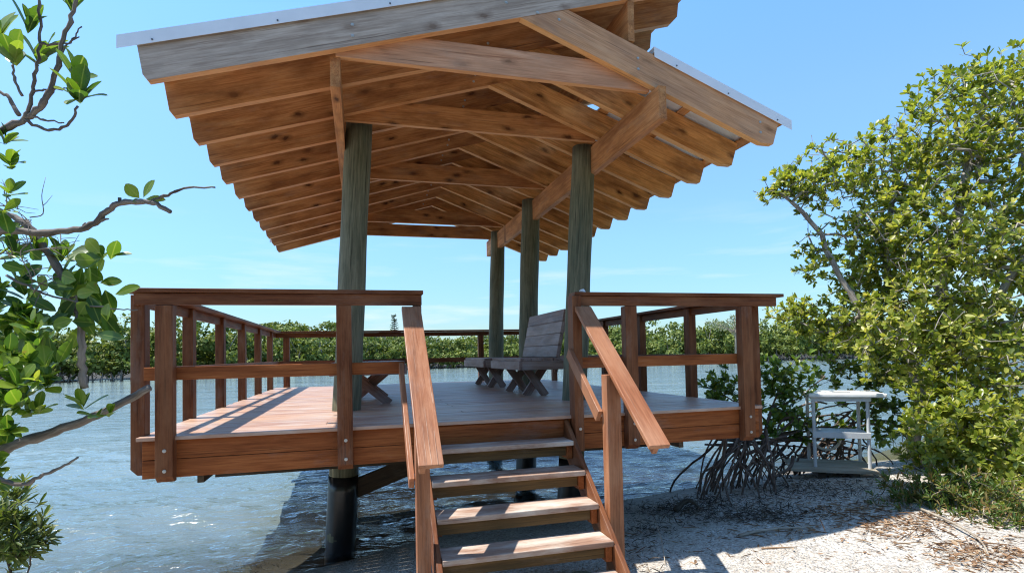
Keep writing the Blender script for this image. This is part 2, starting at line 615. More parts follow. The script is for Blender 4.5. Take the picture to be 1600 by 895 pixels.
FSX = np.array([-400, -150, -75, -45, -29, -18, 13, 46, 73, 110, 180, 400.0])
FSY = np.array([40, 48, 54, 60, 66, 70, 86, 79, 75, 76, 85, 110.0])


def far_y(x):
    return np.interp(x, FSX, FSY)


_ph = rng.random((24, 4))


def vnoise(x, y, f, k=0):
    z = 0
    for i in range(6):
        a = _ph[(i + k) % 24]
        th = a[0] * 6.283
        z = z + np.sin((x * math.cos(th) + y * math.sin(th)) * f * (0.6 + a[1]) + a[2] * 6.283 + 1.3 * np.sin((x * math.sin(th) - y * math.cos(th)) * f * 0.5 + a[3] * 6))
    return z / 6


_fr = np.random.default_rng(61)
FEET = []
for (ax_, ay_, bx_, by_, n_) in ((5.6, -3.2, 2.7, -1.5, 9), (7.0, -2.4, 3.2, -1.75, 11), (3.0, -1.7, 5.8, 0.9, 9), (4.6, -2.6, 6.9, -0.1, 9)):
    for q_ in range(n_):
        f_ = q_ / (n_ - 1)
        th_ = math.atan2(by_ - ay_, bx_ - ax_)
        sd_ = 0.11 if q_ % 2 else -0.11
        FEET.append((ax_ + (bx_ - ax_) * f_ - math.sin(th_) * sd_ + _fr.normal(0, .05), ay_ + (by_ - ay_) * f_ + math.cos(th_) * sd_ + _fr.normal(0, .05), th_ + _fr.normal(0, .2)))


def feet(x, y):
    z = np.zeros(np.shape(x))
    if z.ndim < 2:
        return z
    for fx, fy, th in FEET:
        u = ((x - fx) * math.cos(th) + (y - fy) * math.sin(th)) / 0.15
        v = (-(x - fx) * math.sin(th) + (y - fy) * math.cos(th)) / 0.065
        r2 = u * u + v * v
        z = z - 0.026 * np.exp(-r2 ** 2) + 0.010 * np.exp(-((np.sqrt(r2) - 1.45) / 0.35) ** 2)
    return z


def ground_z(x, y):
    s = shore_y(x) - y
    up = 0.37 * (1 - np.exp(-np.maximum(s, 0) / 1.7)) + 0.012 * np.maximum(s - 2, 0).clip(0, 40)
    up = up + 0.15 * sstep(4.6, 7.2, x) * sstep(0.0, 2.0, s)
    dn = -1.6 * (1 - np.exp(-np.maximum(-s, 0) / 5.0)) - 0.02 * np.minimum(np.maximum(-s, 0), 2)
    z = WATER_Z + np.where(s > 0, up, dn)
    z = z + sstep(-0.6, 0.8, s) * (0.02 * vnoise(x, y, 1.7) + 0.012 * vnoise(x, y, 5.1, 7) + 0.006 * vnoise(x, y, 14, 13) + feet(x, y))
    z = z + sstep(0.5, -1, s) * 0.02 * vnoise(x, y, 2.3, 3)
    fs = y - far_y(x)
    return z + sstep(-14, 1.0, fs) * (1.75 + 0.15 * vnoise(x, y, 0.3, 5)) * (s < -5)


def spread(lo, a, b, hi, step, grow=1.16):
    mid = list(np.arange(a, b, step))
    left, right, p, d = [], [], a, step
    while p > lo:
        d *= grow
        p -= d
        left.append(p)
    p, d = mid[-1], step
    while p < hi:
        d *= grow
        p += d
        right.append(p)
    return np.array(left[::-1] + mid + right)


def grid(xs, ys, zf):
    X, Y = np.meshgrid(xs, ys)
    Z = zf(X, Y)
    V = np.stack([X, Y, Z], -1).reshape(-1, 3)
    nx, ny = len(xs), len(ys)
    i = (np.arange(ny - 1)[:, None] * nx + np.arange(nx - 1)).ravel()
    return V, np.stack([i, i + 1, i + nx + 1, i + nx], 1)


def sand_mat():
    t = NT('shell_sand')
    p = t.n('ShaderNodeNewGeometry').outputs['Position']
    s = t.n('ShaderNodeSeparateXYZ')
    t.l(p, s.inputs[0])
    n1 = t.noise(p, 2.2, 6, 0.65)
    n2 = t.noise(p, 34, 4, 0.7)
    vo = t.n('ShaderNodeTexVoronoi', feature='F1')
    vo.inputs['Scale'].default_value = 48
    t.l(p, vo.inputs['Vector'])
    vo2 = t.n('ShaderNodeTexVoronoi', feature='F1')
    vo2.inputs['Scale'].default_value = 17
    t.l(p, vo2.inputs['Vector'])
    c = t.ramp(n2, [(0.30, (0.27, 0.235, 0.195)), (0.5, (0.52, 0.485, 0.43)), (0.68, (0.68, 0.65, 0.60))])
    grey = t.n('ShaderNodeSeparateColor')
    t.l(vo.outputs['Color'], grey.inputs[0])
    c = t.mix(t.math('MULTIPLY', t.maprange(grey.outputs[0], 0.78, 0.95), 0.65), c, (0.26, 0.22, 0.18))
    c = t.mix(t.math('MULTIPLY', t.maprange(grey.outputs[1], 0.86, 0.95), 0.6), c, (0.76, 0.73, 0.68))
    sh = t.n('ShaderNodeSeparateColor')
    t.l(vo2.outputs['Color'], sh.inputs[0])
    c = t.mix(t.math('MULTIPLY', t.math('MULTIPLY', t.maprange(sh.outputs[0], 0.9, 0.94), t.maprange(vo2.outputs['Distance'], 0.45, 0.3)), 0.8), c, (0.20, 0.12, 0.07))
    c = t.mix(t.math('MULTIPLY', t.maprange(n1, 0.42, 0.66), 0.6), c, (0.36, 0.31, 0.25))
    wet = t.math('ADD', s.outputs[2], t.math('MULTIPLY', n1, 0.10))
    wf = t.maprange(wet, WATER_Z + 0.27, WATER_Z + 0.09)
    c = t.mix(t.math('MULTIPLY', wf, 0.92), c, t.mix(1.0, c, (0.20, 0.16, 0.12), 'MULTIPLY'))
    soil_and_bounce_cut = t.math('MAXIMUM', t.maprange(t.math('ADD', s.outputs[0], t.math('MULTIPLY', n1, 1.5)), 9.2, 10.2),
                  t.maprange(t.math('ADD', s.outputs[1], t.math('MULTIPLY', n1, 2.0)), -5.5, -7.0))  # dark ground behind the camera is added to cut bounce off the sand
    c = t.mix(soil_and_bounce_cut, c, t.ramp(n2, [(0.3, (0.05, 0.055, 0.02)), (0.7, (0.12, 0.11, 0.05))]))
    mud = t.maprange(s.outputs[1], 30.0, 40.0)
    c = t.mix(mud, c, (0.05, 0.042, 0.028))
    h = t.math('ADD', t.math('MULTIPLY', n2, 1.0), t.math('ADD', t.maprange(vo.outputs['Distance'], 0, 0.6, 0.8, 0), t.maprange(vo2.outputs['Distance'], 0, 0.5, 0.8, 0)))
    dents = t.noise(p, 7.5, 3, 0.55)
    b = t.bump(dents, 0.8, 0.06)
    b = t.bump(h, 0.85, 0.022, b)
    rr = t.maprange(wf, 0, 1, 0.92, 0.58)
    return t.done(t.bsdf(c, rr, b, 0, 0.18).outputs[0])


M['sand'] = sand_mat()
xs = spread(-420, -3, 10, 420, 0.04)
ys = spread(-70, -4.2, 4.0, 900, 0.04)
V, Fq = grid(xs, ys, ground_z)
g_ = npmesh('ground', V, Fq, M['sand'], smooth=True)
tag(g_, kind='structure')


def waves(x, y):
    z = 0 * x
    wr = np.random.default_rng(5)
    d0 = -1.95
    for i in range(34):
        lam = 0.16 * 1.105 ** i
        th = d0 + wr.normal(0, 0.42)
        ph = wr.random() * 6.283
        k = 6.283 / lam
        amp = 0.0042 * lam ** 0.66
        warp = 0.35 * lam * np.sin(x / (lam * 2.7) + ph) + 0.3 * lam * np.sin(y / (lam * 3.1) + 2 * ph)
        c = np.sin(k * (x * math.cos(th) + y * math.sin(th) + warp) + ph)
        z = z + amp * (1 - np.abs(c)) * 2 if i % 3 == 0 else z + amp * c
    return z


def water_z(x, y):
    near = np.exp(-np.maximum(np.hypot(x - 2, y - 1) - 6, 0) / 10)
    d = y - shore_y(x)
    edge = sstep(-0.2, 1.2, d) * 0.75 + 0.25
    lap = 0.018 * np.exp(-((d - 0.35 - 0.15 * np.sin(x * 0.9)) / 0.10) ** 2)
    lap += 0.012 * np.exp(-((d - 1.1 - 0.2 * np.sin(x * 0.7 + 1)) / 0.12) ** 2)
    return WATER_Z - 0.01 + waves(x, y) * near * edge + lap


def water_mat():
    t = NT('bay_water')
    p = t.n('ShaderNodeNewGeometry').outputs['Position']
    dep = t.n('ShaderNodeAttribute', attribute_name='depth').outputs['Fac']
    n1 = t.noise(t.scale(p, (1.0, 2.6, 1.0)), 7.0, 4, 0.6, 0.3)
    n2 = t.noise(t.scale(p, (0.35, 1.2, 1.0)), 2.2, 4, 0.6, 0.3)
    dist = t.n('ShaderNodeCameraData').outputs['View Distance'] if False else None
    n3 = t.noise(t.scale(p, (0.06, 0.22, 1.0)), 2.0, 5, 0.6)
    wind = t.maprange(t.noise(t.scale(p, (0.10, 0.30, 1.0)), 1.5, 4, 0.6, 0.8), 0.38, 0.62, 0.35, 1.25)
    b = t.bump(t.math('MULTIPLY', n2, wind), 0.9, 0.10)
    b = t.bump(n1, 0.75, 0.018, b)
    gl = t.n('ShaderNodeBsdfGlossy')
    gl.inputs['Roughness'].default_value = 0.09
    gl.inputs['Color'].default_value = (0.95, 0.97, 1, 1)
    t.l(b, gl.inputs['Normal'])
    df = t.n('ShaderNodeBsdfDiffuse')
    t.l(t.ramp(n3, [(0.3, (0.13, 0.19, 0.19)), (0.7, (0.21, 0.27, 0.265))]), df.inputs[0])
    tr = t.n('ShaderNodeBsdfTransparent')
    tr.inputs[0].default_value = (0.90, 0.96, 0.95, 1)
    att = t.math('SUBTRACT', 1.0, t.math('POWER', 2.718, t.math('MULTIPLY', dep, -1.15)), True)
    m1 = t.n('ShaderNodeMixShader')
    t.l(att, m1.inputs[0])
    t.l(tr.outputs[0], m1.inputs[1])
    t.l(df.outputs[0], m1.inputs[2])
    fr = t.n('ShaderNodeFresnel')
    fr.inputs['IOR'].default_value = 1.33
    t.l(b, fr.inputs['Normal'])
    m2 = t.n('ShaderNodeMixShader')
    t.l(fr.outputs[0], m2.inputs[0])
    t.l(m1.outputs[0], m2.inputs[1])
    t.l(gl.outputs[0], m2.inputs[2])
    return t.done(m2.outputs[0])


M['water'] = water_mat()
xs = spread(-420, -7, 11, 420, 0.045, 1.07)
ys = spread(-30, 0.0, 9, 130, 0.045, 1.06)
V, Fq = grid(xs, ys, water_z)
wo = npmesh('water', V, Fq, M['water'], smooth=True)
tag(wo, kind='structure')
a = wo.data.attributes.new('depth', 'FLOAT', 'POINT')
a.data.foreach_set('value', np.maximum(WATER_Z - ground_z(V[:, 0], V[:, 1]), 0).astype(np.float32))

# ------------------------------------------------------------------ bolts
_b = MB()
_b.tube([(0, 0, 0), (0, -0.004, 0)], 0.013, 12)
_b.tube([(0, -0.004, 0), (0, -0.011, 0)], 0.008, 6)
bolt_src = _b.build('bolt', M['bolt'])
bolt_mesh = bolt_src.data
bpy.data.objects.remove(bolt_src)


def bolt(parent, p, rz=0.0):
    o = bpy.data.objects.new('bolt', bolt_mesh)
    COL.objects.link(o)
    o.parent = parent
    o.location = np.asarray(p, float) - wloc(parent)
    o.rotation_euler = (0, 0, rz)
    return o


# ------------------------------------------------------------------ deck platform
DW, DD = 5.20, 6.86
deck = thing('deck', 'raised wooden platform with reddish boards standing over the shallow water', 'deck', (2.6, 0, -1.45))
m = MB()
y = -0.035
while y < DD + 0.02:
    bw = 0.138
    x0, x1 = -0.075 + rng.normal(0, .004), DW + 0.05
    if rng.random() < 0.6:
        xc = rng.choice([1.22, 2.44, 3.66]) + rng.normal(0, 0.006)
        m.box(x0, xc - 0.002, y, y + bw, -0.028, rng.normal(0, 0.0008))
        m.box(xc + 0.002, x1, y, y + bw, -0.028, rng.normal(0, 0.0008))
    else:
        m.box(x0, x1, y, y + bw, -0.028, rng.normal(0, 0.0008))
    y += bw + 0.0065
m.build('decking', M['deck'], deck, 0.003)
for nm, z0, z1 in (('rim_board', -0.168, -0.031), ('rim_board', -0.305, -0.172)):
    m = MB()
    m.box(-0.045, DW + 0.03, 0.0, 0.038, z0, z1)
    m.build(nm, M['fascia'], deck, 0.003)
    for x0 in (-0.043, DW - 0.01):
        m = MB()
        m.box(x0, x0 + 0.038, 0.041, DD, z0, z1 - 0.001)
        m.build(nm, M['fascia'], deck, 0.003)
    m = MB()
    m.box(-0.045, DW + 0.03, DD + 0.003, DD + 0.04, z0, z1)
    m.build(nm, M['fascia'], deck, 0.003)
m = MB()
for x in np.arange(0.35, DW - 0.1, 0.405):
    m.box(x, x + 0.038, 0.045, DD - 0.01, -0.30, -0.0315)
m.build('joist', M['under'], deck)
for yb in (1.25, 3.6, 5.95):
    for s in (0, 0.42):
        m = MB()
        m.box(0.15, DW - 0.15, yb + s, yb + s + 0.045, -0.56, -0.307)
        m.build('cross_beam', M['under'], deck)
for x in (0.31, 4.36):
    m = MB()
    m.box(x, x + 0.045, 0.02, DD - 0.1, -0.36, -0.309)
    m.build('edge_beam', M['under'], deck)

# ------------------------------------------------------------------ railings
RT = 'deck railing sections'


def rail_post(parent, x, y, face, z0=-0.325, z1=0.955, wd=0.115, th=0.092, nb=True):
    """timber post bolted to the rim; face is the outward direction"""
    m = MB()
    if face in ('-y', '+y'):
        s = -1 if face == '-y' else 1
        a, b = 0.0, s * th
        poly = [(y + a, z0), (y + b - s * 0.045, z0), (y + b, z0 + 0.045), (y + b, z1), (y + a, z1)]
        m.prism(poly, x - wd / 2, x + wd / 2, 'x', (0, 1))
    else:
        s = -1 if face == '-x' else 1
        a, b = 0.0, s * th
        poly = [(x + a, z0), (x + b - s * 0.045, z0), (x + b, z0 + 0.045), (x + b, z1), (x + a, z1)]
        m.prism(poly, y - wd / 2, y + wd / 2, 'y', (0, 1))
    o = m.build('post', M['red'], parent, 0.004)
    if nb:
        for z in (-0.095, -0.24):
            if face == '-y':
                bolt(o, (x + 0.004, y - th - 0.001, z + 0.0))
    return o


def rails(parent, p0, p1, cap, board, mid, capw=0.15):
    """cap, board under the cap and mid rail; each given as (start, end, sideways offset)"""
    pass


# front left
r1 = thing('railing', 'front railing section left of the stairs, the cap rail overhanging the water corner', 'railing', (0.95, -0.05, -0.03), RT)
for x in (0.123, 1.372):
    rail_post(r1, x, -0.003, '-y')
m = MB(); m.box(-0.06, 1.978, -0.097, -0.057, 0.957, 1.043); m.build('top_rail', M['red'], r1, 0.004)
m = MB(); m.box(-0.135, 1.99, -0.115, 0.035, 1.045, 1.076); m.build('cap_rail', M['red'], r1, 0.004)
m = MB(); m.box(-0.035, 1.84, 0.0, 0.038, 0.408, 0.505); m.build('mid_rail', M['fascia'], r1, 0.004)
# front right
r2 = thing('railing', 'front railing section right of the stairs, small white shell on its cap', 'railing', (4.3, -0.05, -0.03), RT)
for x in (3.845, 5.06):
    rail_post(r2, x, -0.003, '-y')
m = MB(); m.box(3.355, 5.40, -0.097, -0.057, 0.957, 1.043); m.build('top_rail', M['red'], r2, 0.004)
m = MB(); m.box(3.30, 5.475, -0.115, 0.035, 1.045, 1.076); m.build('cap_rail', M['red'], r2, 0.004)
m = MB(); m.box(3.36, 5.06, 0.0, 0.038, 0.408, 0.505); m.build('mid_rail', M['fascia'], r2, 0.004)
# left side
r3 = thing('railing', 'long left side railing above the open water, casting striped shadows on the deck', 'railing', (-0.06, 3.4, -0.03), RT)
for k in range(6):
    rail_post(r3, -0.046, 0.11 + 1.24 * k, '-x', z0=-0.30 if k else -0.285, z1=1.043)
m = MB(); m.box(-0.115, -0.077, 0.037, DD + 0.09, 0.957, 1.043); m.build('top_rail', M['red'], r3, 0.004)
m = MB(); m.box(-0.12, 0.035, 0.038, DD - 0.04, 1.045, 1.075); m.build('cap_rail', M['red'], r3, 0.004)
m = MB(); m.box(-0.043, -0.005, 0.042, DD - 0.005, 0.410, 0.503); m.build('mid_rail', M['red'], r3, 0.004)
# right side
r4 = thing('railing', 'long right side railing facing the mangrove thicket', 'railing', (5.25, 3.4, -0.03), RT)
for yy in (0.12, 1.2, 2.4, 3.6, 4.82, 6.05):
    rail_post(r4, DW + 0.03, yy, '+x', z1=1.043)
m = MB(); m.box(DW + 0.06, DW + 0.098, 0.037, DD + 0.09, 0.957, 1.043); m.build('top_rail', M['red'], r4, 0.004)
m = MB(); m.box(DW - 0.05, DW + 0.105, 0.038, DD - 0.04, 1.045, 1.075); m.build('cap_rail', M['red'], r4, 0.004)
m = MB(); m.box(DW - 0.01, DW + 0.028, 0.042, DD - 0.005, 0.410, 0.503); m.build('mid_rail', M['red'], r4, 0.004)
# rear
r5 = thing('railing', 'rear railing across the far end of the deck, in front of the far mangroves', 'railing', (2.6, 6.9, -0.03), RT)
for x in (0.114, 1.39, 2.67, 3.956, 5.1):
    rail_post(r5, x, DD + 0.043, '+y')
m = MB(); m.box(-0.115, DW + 0.10, DD + 0.095, DD + 0.133, 0.957, 1.043); m.build('top_rail', M['red'], r5, 0.004)
m = MB(); m.box(-0.12, DW + 0.11, DD - 0.038, DD + 0.14, 1.046, 1.076); m.build('cap_rail', M['red'], r5, 0.004)
m = MB(); m.box(0.0, DW, DD + 0.002, DD + 0.040, 0.410, 0.503); m.build('mid_rail', M['red'], r5, 0.004)

# ------------------------------------------------------------------ stairs
st = thing('staircase', 'open wooden stairs with sloping handrails leading up from the sand', 'stairs', (2.58, -0.7, -1.3))
SX0, SX1 = 1.955, 3.245
for k in range(6):
    z = -0.19 - 0.2 * k
    yb = 0.025 - 0.2445 * k
    m = MB()
    m.box(SX0 + 0.04, SX1 - 0.035, yb - 0.258, yb - (0.005 if k else 0.03), z - 0.04, z)
    t_ = m.build('tread', M['tread'], st, 0.005)
    m = MB()
    m.box(SX0 + 0.042, SX1 - 0.09, yb - 0.215, yb - 0.175, z - 0.125, z - 0.042)
    m.build('tread_support', M['green_wood'], st, 0.003)
    m = MB()
    m.box(SX1 - 0.088, SX1 - 0.04, yb - 0.235, yb - 0.03, z - 0.15, z - 0.042)
    m.build('cleat', M['fascia'], st, 0.003)
    m = MB()
    m.box(SX0 + 0.042, SX0 + 0.085, yb - 0.16, yb - 0.03, z - 0.15, z - 0.042)
    m.build('cleat', M['fascia'], st, 0.003)
m = MB(); m.box(SX0 + 0.04, SX1 - 0.04, -0.012, -0.002, -0.19, -0.04); m.build('riser', M['fascia'], st, 0.003)
sl_ = 0.2 / 0.2445
for x0 in (SX0 - 0.003, SX1 - 0.034):
    m = MB()
    yt, ye = -0.004, -1.75
    top = lambda q: 0.0 + (q - 0.03) * sl_
    poly = [(yt, top(yt)), (yt, top(yt) - 0.30), (ye + 0.2, top(ye + 0.2) - 0.30), (ye, top(ye) - 0.18), (ye, top(ye))]
    m.prism(poly, x0, x0 + 0.038, 'x', (1, sl_))
    o = m.build('stringer', M['red'], st, 0.004)
for (xa, xb, ya, za, yb_, zb, nx, side) in ((1.815, 1.965, -0.118, 0.948, -1.30, -0.095, 1.885, -1), (3.29, 3.44, -0.125, 0.95, -1.365, -0.062, 3.335, 1)):
    # flat cap on edge board
    xc = (xa + xb) / 2
    slp = (za - zb) / (ya - yb_)
    dn = nrm((0, -1, -slp))
    up = nrm((0, -slp, 1))
    m = MB()
    m.bar((xc, ya, za - 0.016), (xc, yb_, zb - 0.016), xb - xa, 0.034, up)
    m.build('handrail', M['redlight'], st, 0.004)
    m = MB()
    xe = xa + 0.03 if side < 0 else xc + 0.01
    m.bar(np.array((xe, ya, za - 0.035)) + dn * 0.03 - up * 0.046, np.array((xe, yb_, zb - 0.035)) - dn * 0.045 - up * 0.046, 0.038, 0.09, up)
    m.build('handrail_brace', M['redlight'], st, 0.004)
    # top newel against the rim
    xt = xa - 0.012 if side < 0 else 3.327
    m = MB()
    if side < 0:
        m.box(1.905, 1.975, -0.098, -0.004, -0.30, 0.954)
    else:
        m.box(3.27, 3.352, -0.13, -0.004, -0.30, 1.042)
    o = m.build('newel_post', M['red'], st, 0.004)
    if side > 0:
        bolt(o, (3.315, -0.131, -0.11))
    # lower newel
    m = MB()
    yn = -0.80
    ztop = za + (yn - ya) * slp - 0.06
    if side < 0:
        m.box(1.834, 1.925, -0.93, -0.835, -1.45, za + (-0.9 - ya) * slp - 0.15)
    else:
        m.box(3.262, 3.375, -0.80, -0.705, -1.45, za + (-0.76 - ya) * slp - 0.055)
    m.build('newel_post', M['redlight'], st, 0.004)
    # sloping mid rail
    m = MB()
    xm = 1.812 if side < 0 else 3.24
    y1 = -0.86 if side < 0 else -0.70
    q0 = np.array((xm, -0.10 if side > 0 else 0.0, za - 0.45 - 0.1 * slp * (side < 0) + 0.05))
    q1 = np.array((xm, y1, q0[2] + (y1 - q0[1]) * slp))
    m.bar(q0, q1, 0.036, 0.10, (0, 0, 1))
    m.build('stair_mid_rail', M['redlight'], st, 0.004)
for x in (2.12, 2.98):
    m = MB()
    m.tube([(x, -0.93, -1.5), (x, -0.93, -1.02)], 0.10, 18)
    m.build('footing_pile', M['pole'], st, smooth=False)
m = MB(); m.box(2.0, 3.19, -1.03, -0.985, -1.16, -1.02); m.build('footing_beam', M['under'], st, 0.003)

# ------------------------------------------------------------------ pavilion
pv = thing('pavilion', 'open timber shelter with cedar rafters, metal roof edge and green round poles', 'pavilion', (2.7, 1.45, -1.46))


def pole(cx, cy, lean, r, ztop, zbot=-1.75):
    m = MB()
    zs = np.linspace(zbot, ztop, 22)
    pts = [(cx + lean * z + 0.004 * math.sin(z * 2.3 + cx * 5), cy + 0.004 * math.sin(z * 1.7 + cy), z) for z in zs]
    rr = [r * (1 - 0.012 * (z - 0)) + 0.003 * math.sin(z * 5 + cx) for z in zs]
    m.tube(pts, rr, 28)
    p_ = m.build('pole', M['pole'], pv, smooth=True)
    m = MB()
    zs = np.linspace(zbot, -0.67, 8)
    m.tube([(cx + lean * z, cy, z) for z in zs], [r * 1.03 + 0.004] * 8, 28)
    m.build('pile_sleeve', M['sleeve'], p_, smooth=True)
    return p_


POLES = [(1.345, 1.45, 0.054, 0.142, 3.05), (1.345, 3.78, 0.045, 0.145, 3.05), (1.345, 6.1, 0.045, 0.145, 3.05),
         (3.89, 1.47, 0.068, 0.142, 2.98), (4.02, 3.78, 0.042, 0.150, 2.98), (4.065, 6.1, 0.034, 0.145, 2.98)]
for a_ in POLES:
    pole(*a_)
zl = lambda x: 3.454 + 0.304 * (x - 2.865)
zr = lambda x: 3.454 - 0.374 * (x - 2.865)
DL, DR = 0.305, 0.325
RY = [-0.10 + 0.62 * k for k in range(12)]
RY[-1] = 6.76
for k, ry in enumerate(RY):
    j = lambda s: float(rng.normal(0, s))
    m = MB()
    e0, e1 = j(0.008), j(0.008)
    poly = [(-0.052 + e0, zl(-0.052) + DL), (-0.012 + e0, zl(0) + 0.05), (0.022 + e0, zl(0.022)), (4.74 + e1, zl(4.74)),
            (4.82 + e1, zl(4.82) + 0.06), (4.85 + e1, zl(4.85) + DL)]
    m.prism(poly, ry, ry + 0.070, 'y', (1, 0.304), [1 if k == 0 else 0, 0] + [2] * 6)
    ro = m.build('rafter', [M['cedar'], M['cedar_grey'], M['cedar_bounce_edge']], pv, 0.003)
    if k == 0:
        ro['label'] = 'front left rafter weathered grey on its outer face'
    m = MB()
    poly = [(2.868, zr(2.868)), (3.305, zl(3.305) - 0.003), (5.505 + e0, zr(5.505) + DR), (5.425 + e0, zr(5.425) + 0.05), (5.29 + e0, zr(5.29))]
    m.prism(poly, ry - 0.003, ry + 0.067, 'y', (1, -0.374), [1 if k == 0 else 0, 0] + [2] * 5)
    rr = m.build('rafter', [M['cedar'], M['cedar_tan'], M['cedar_bounce_edge']], pv, 0.003)
    bz = [(2.72, 0.14), (2.70, 0.07)] if k else [(2.74, 0.15), (1.463, 0.17), (1.463, 0.08)]
    for bx, dz in bz:
        bolt(ro, (bx, ry - 0.001, zl(bx) + dz))
    if k == 0:
        for bx, dz in ((3.02, 0.12), (3.22, 0.16), (3.98, 0.19), (3.98, 0.09), (5.28, 0.20), (5.28, 0.10)):
            bolt(rr, (bx, ry - 0.004, zr(bx) + dz))
for k in (0, 2, 5, 9, 11):
    ry = RY[k] + (0.072 if k != 11 else -0.056)
    x0, x1 = 1.36, 4.10
    m = MB()
    z0, z1 = 2.966, 3.205
    xa, xb = 1.33, 4.13
    xa2, xb2 = (z1 - 3.454 - 0.02) / 0.304 + 2.865, 2.865 + (3.454 - z1 + 0.02) / 0.374
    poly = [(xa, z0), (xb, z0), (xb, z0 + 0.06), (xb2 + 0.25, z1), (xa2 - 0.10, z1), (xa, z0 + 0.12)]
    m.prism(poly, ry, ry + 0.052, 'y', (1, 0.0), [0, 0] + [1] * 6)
    m.build('collar_tie', [M['cedar_tan'] if k == 0 else M['cedar'], M['cedar_bounce_edge']], pv, 0.003)
for x, z0, z1, y0 in ((1.325, 2.72, zl(1.325) - 0.005, -0.015), (4.165, 2.64, zr(4.20) - 0.005, -0.20)):
    m = MB()
    if x < 2:
        m.box(x - 0.040, x + 0.040, y0, 6.95, z0, z1)
    else:
        m.box(x - 0.040, x + 0.040, y0, 6.95, z0, z1)
    m.build('beam', M['cedar'], pv, 0.004)
m = MB()
m.box(3.90, 3.965, -0.085, 6.83, zr(3.91) + DR + 0.004, zl(3.91) - 0.004)
m.build('ridge_board', M['cedar'], pv, 0.003)


def roof_side(sgn, xa, xb, zf, depth, trims):
    # battens
    for x in list(np.arange(xa + 0.66, xb - 0.2, 0.66)) + [xa + (0.145 if sgn < 0 else 0.055), xb - (0.055 if sgn < 0 else 0.10)]:
        m = MB()
        sl = (zf(x + 1) - zf(x))
        p = lambda yy: (x, yy, zf(x) + depth + 0.012)
        m.bar(p(-0.09), p(6.85), 0.105 if (x < xa + .2 or x > xb - .2) else 0.088, 0.019, nrm((-sl, 0, 1)))
        m.build('batten', M['cedar'], pv)
    # ribbed sheets
    prof = []
    y = -0.115
    while y < 6.86:
        prof += [(y, 0.0), (y + 0.175, 0.0), (y + 0.190, 0.019), (y + 0.215, 0.019)]
        y += 0.23
    prof.append((y, 0.0))
    b0 = depth + 0.026
    Vv, Ff = [], []
    for yy, h in prof:
        for x in (xa + (0.125 if sgn < 0 else 0), xb - (0.09 if sgn > 0 else 0)):
            Vv.append((x, yy, zf(x) + b0 + h))
    for i in range(len(prof) - 1):
        Ff.append((2 * i, 2 * i + 1, 2 * i + 3, 2 * i + 2))
    o = npmesh('metal_roof', np.array(Vv), np.array(Ff), M['metal'], pv)
    sm = o.modifiers.new('solid', 'SOLIDIFY')
    sm.thickness = 0.0012
    # rake trim at the front and rear, eave drip edge
    for yy, s in ((-0.118, -1), (6.90, 1)):
        m = MB()
        poly = [(xa - 0.008, zf(xa) + depth - 0.045), (xb + 0.008, zf(xb) + depth - 0.045), (xb + 0.008, zf(xb) + depth + 0.052), (xa - 0.008, zf(xa) + depth + 0.052)]
        m.prism(poly, yy - 0.002, yy, 'y')
        poly = [(xa - 0.008, zf(xa) + depth + 0.051), (xb + 0.008, zf(xb) + depth + 0.051), (xb + 0.008, zf(xb) + depth + 0.0535), (xa - 0.008, zf(xa) + depth + 0.0535)]
        m.prism(poly, yy + 0.0005 if s < 0 else yy - 0.10, yy + 0.10 if s < 0 else yy - 0.0025, 'y')
        tr = m.build('rake_trim', M['metal'], o)
        if s < 0:
            m = MB()
            x = xa + 0.22
            while x < xb:
                m.tube([(x, yy - 0.002, zf(x) + depth - 0.02), (x, yy - 0.008, zf(x) + depth - 0.02)], 0.0075, 6)
                x += 0.85 if sgn < 0 else 0.55
            m.build('screw', M['screw'], o)


roof_side(-1, -0.160, 4.95, zl, DL, None)
roof_side(1, 4.15, 5.63, zr, DR, None)
m = MB()
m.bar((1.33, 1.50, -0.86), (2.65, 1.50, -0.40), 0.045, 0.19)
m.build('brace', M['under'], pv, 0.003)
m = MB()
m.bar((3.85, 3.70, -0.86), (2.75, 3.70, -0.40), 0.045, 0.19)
m.build('brace', M['under'], pv, 0.003)

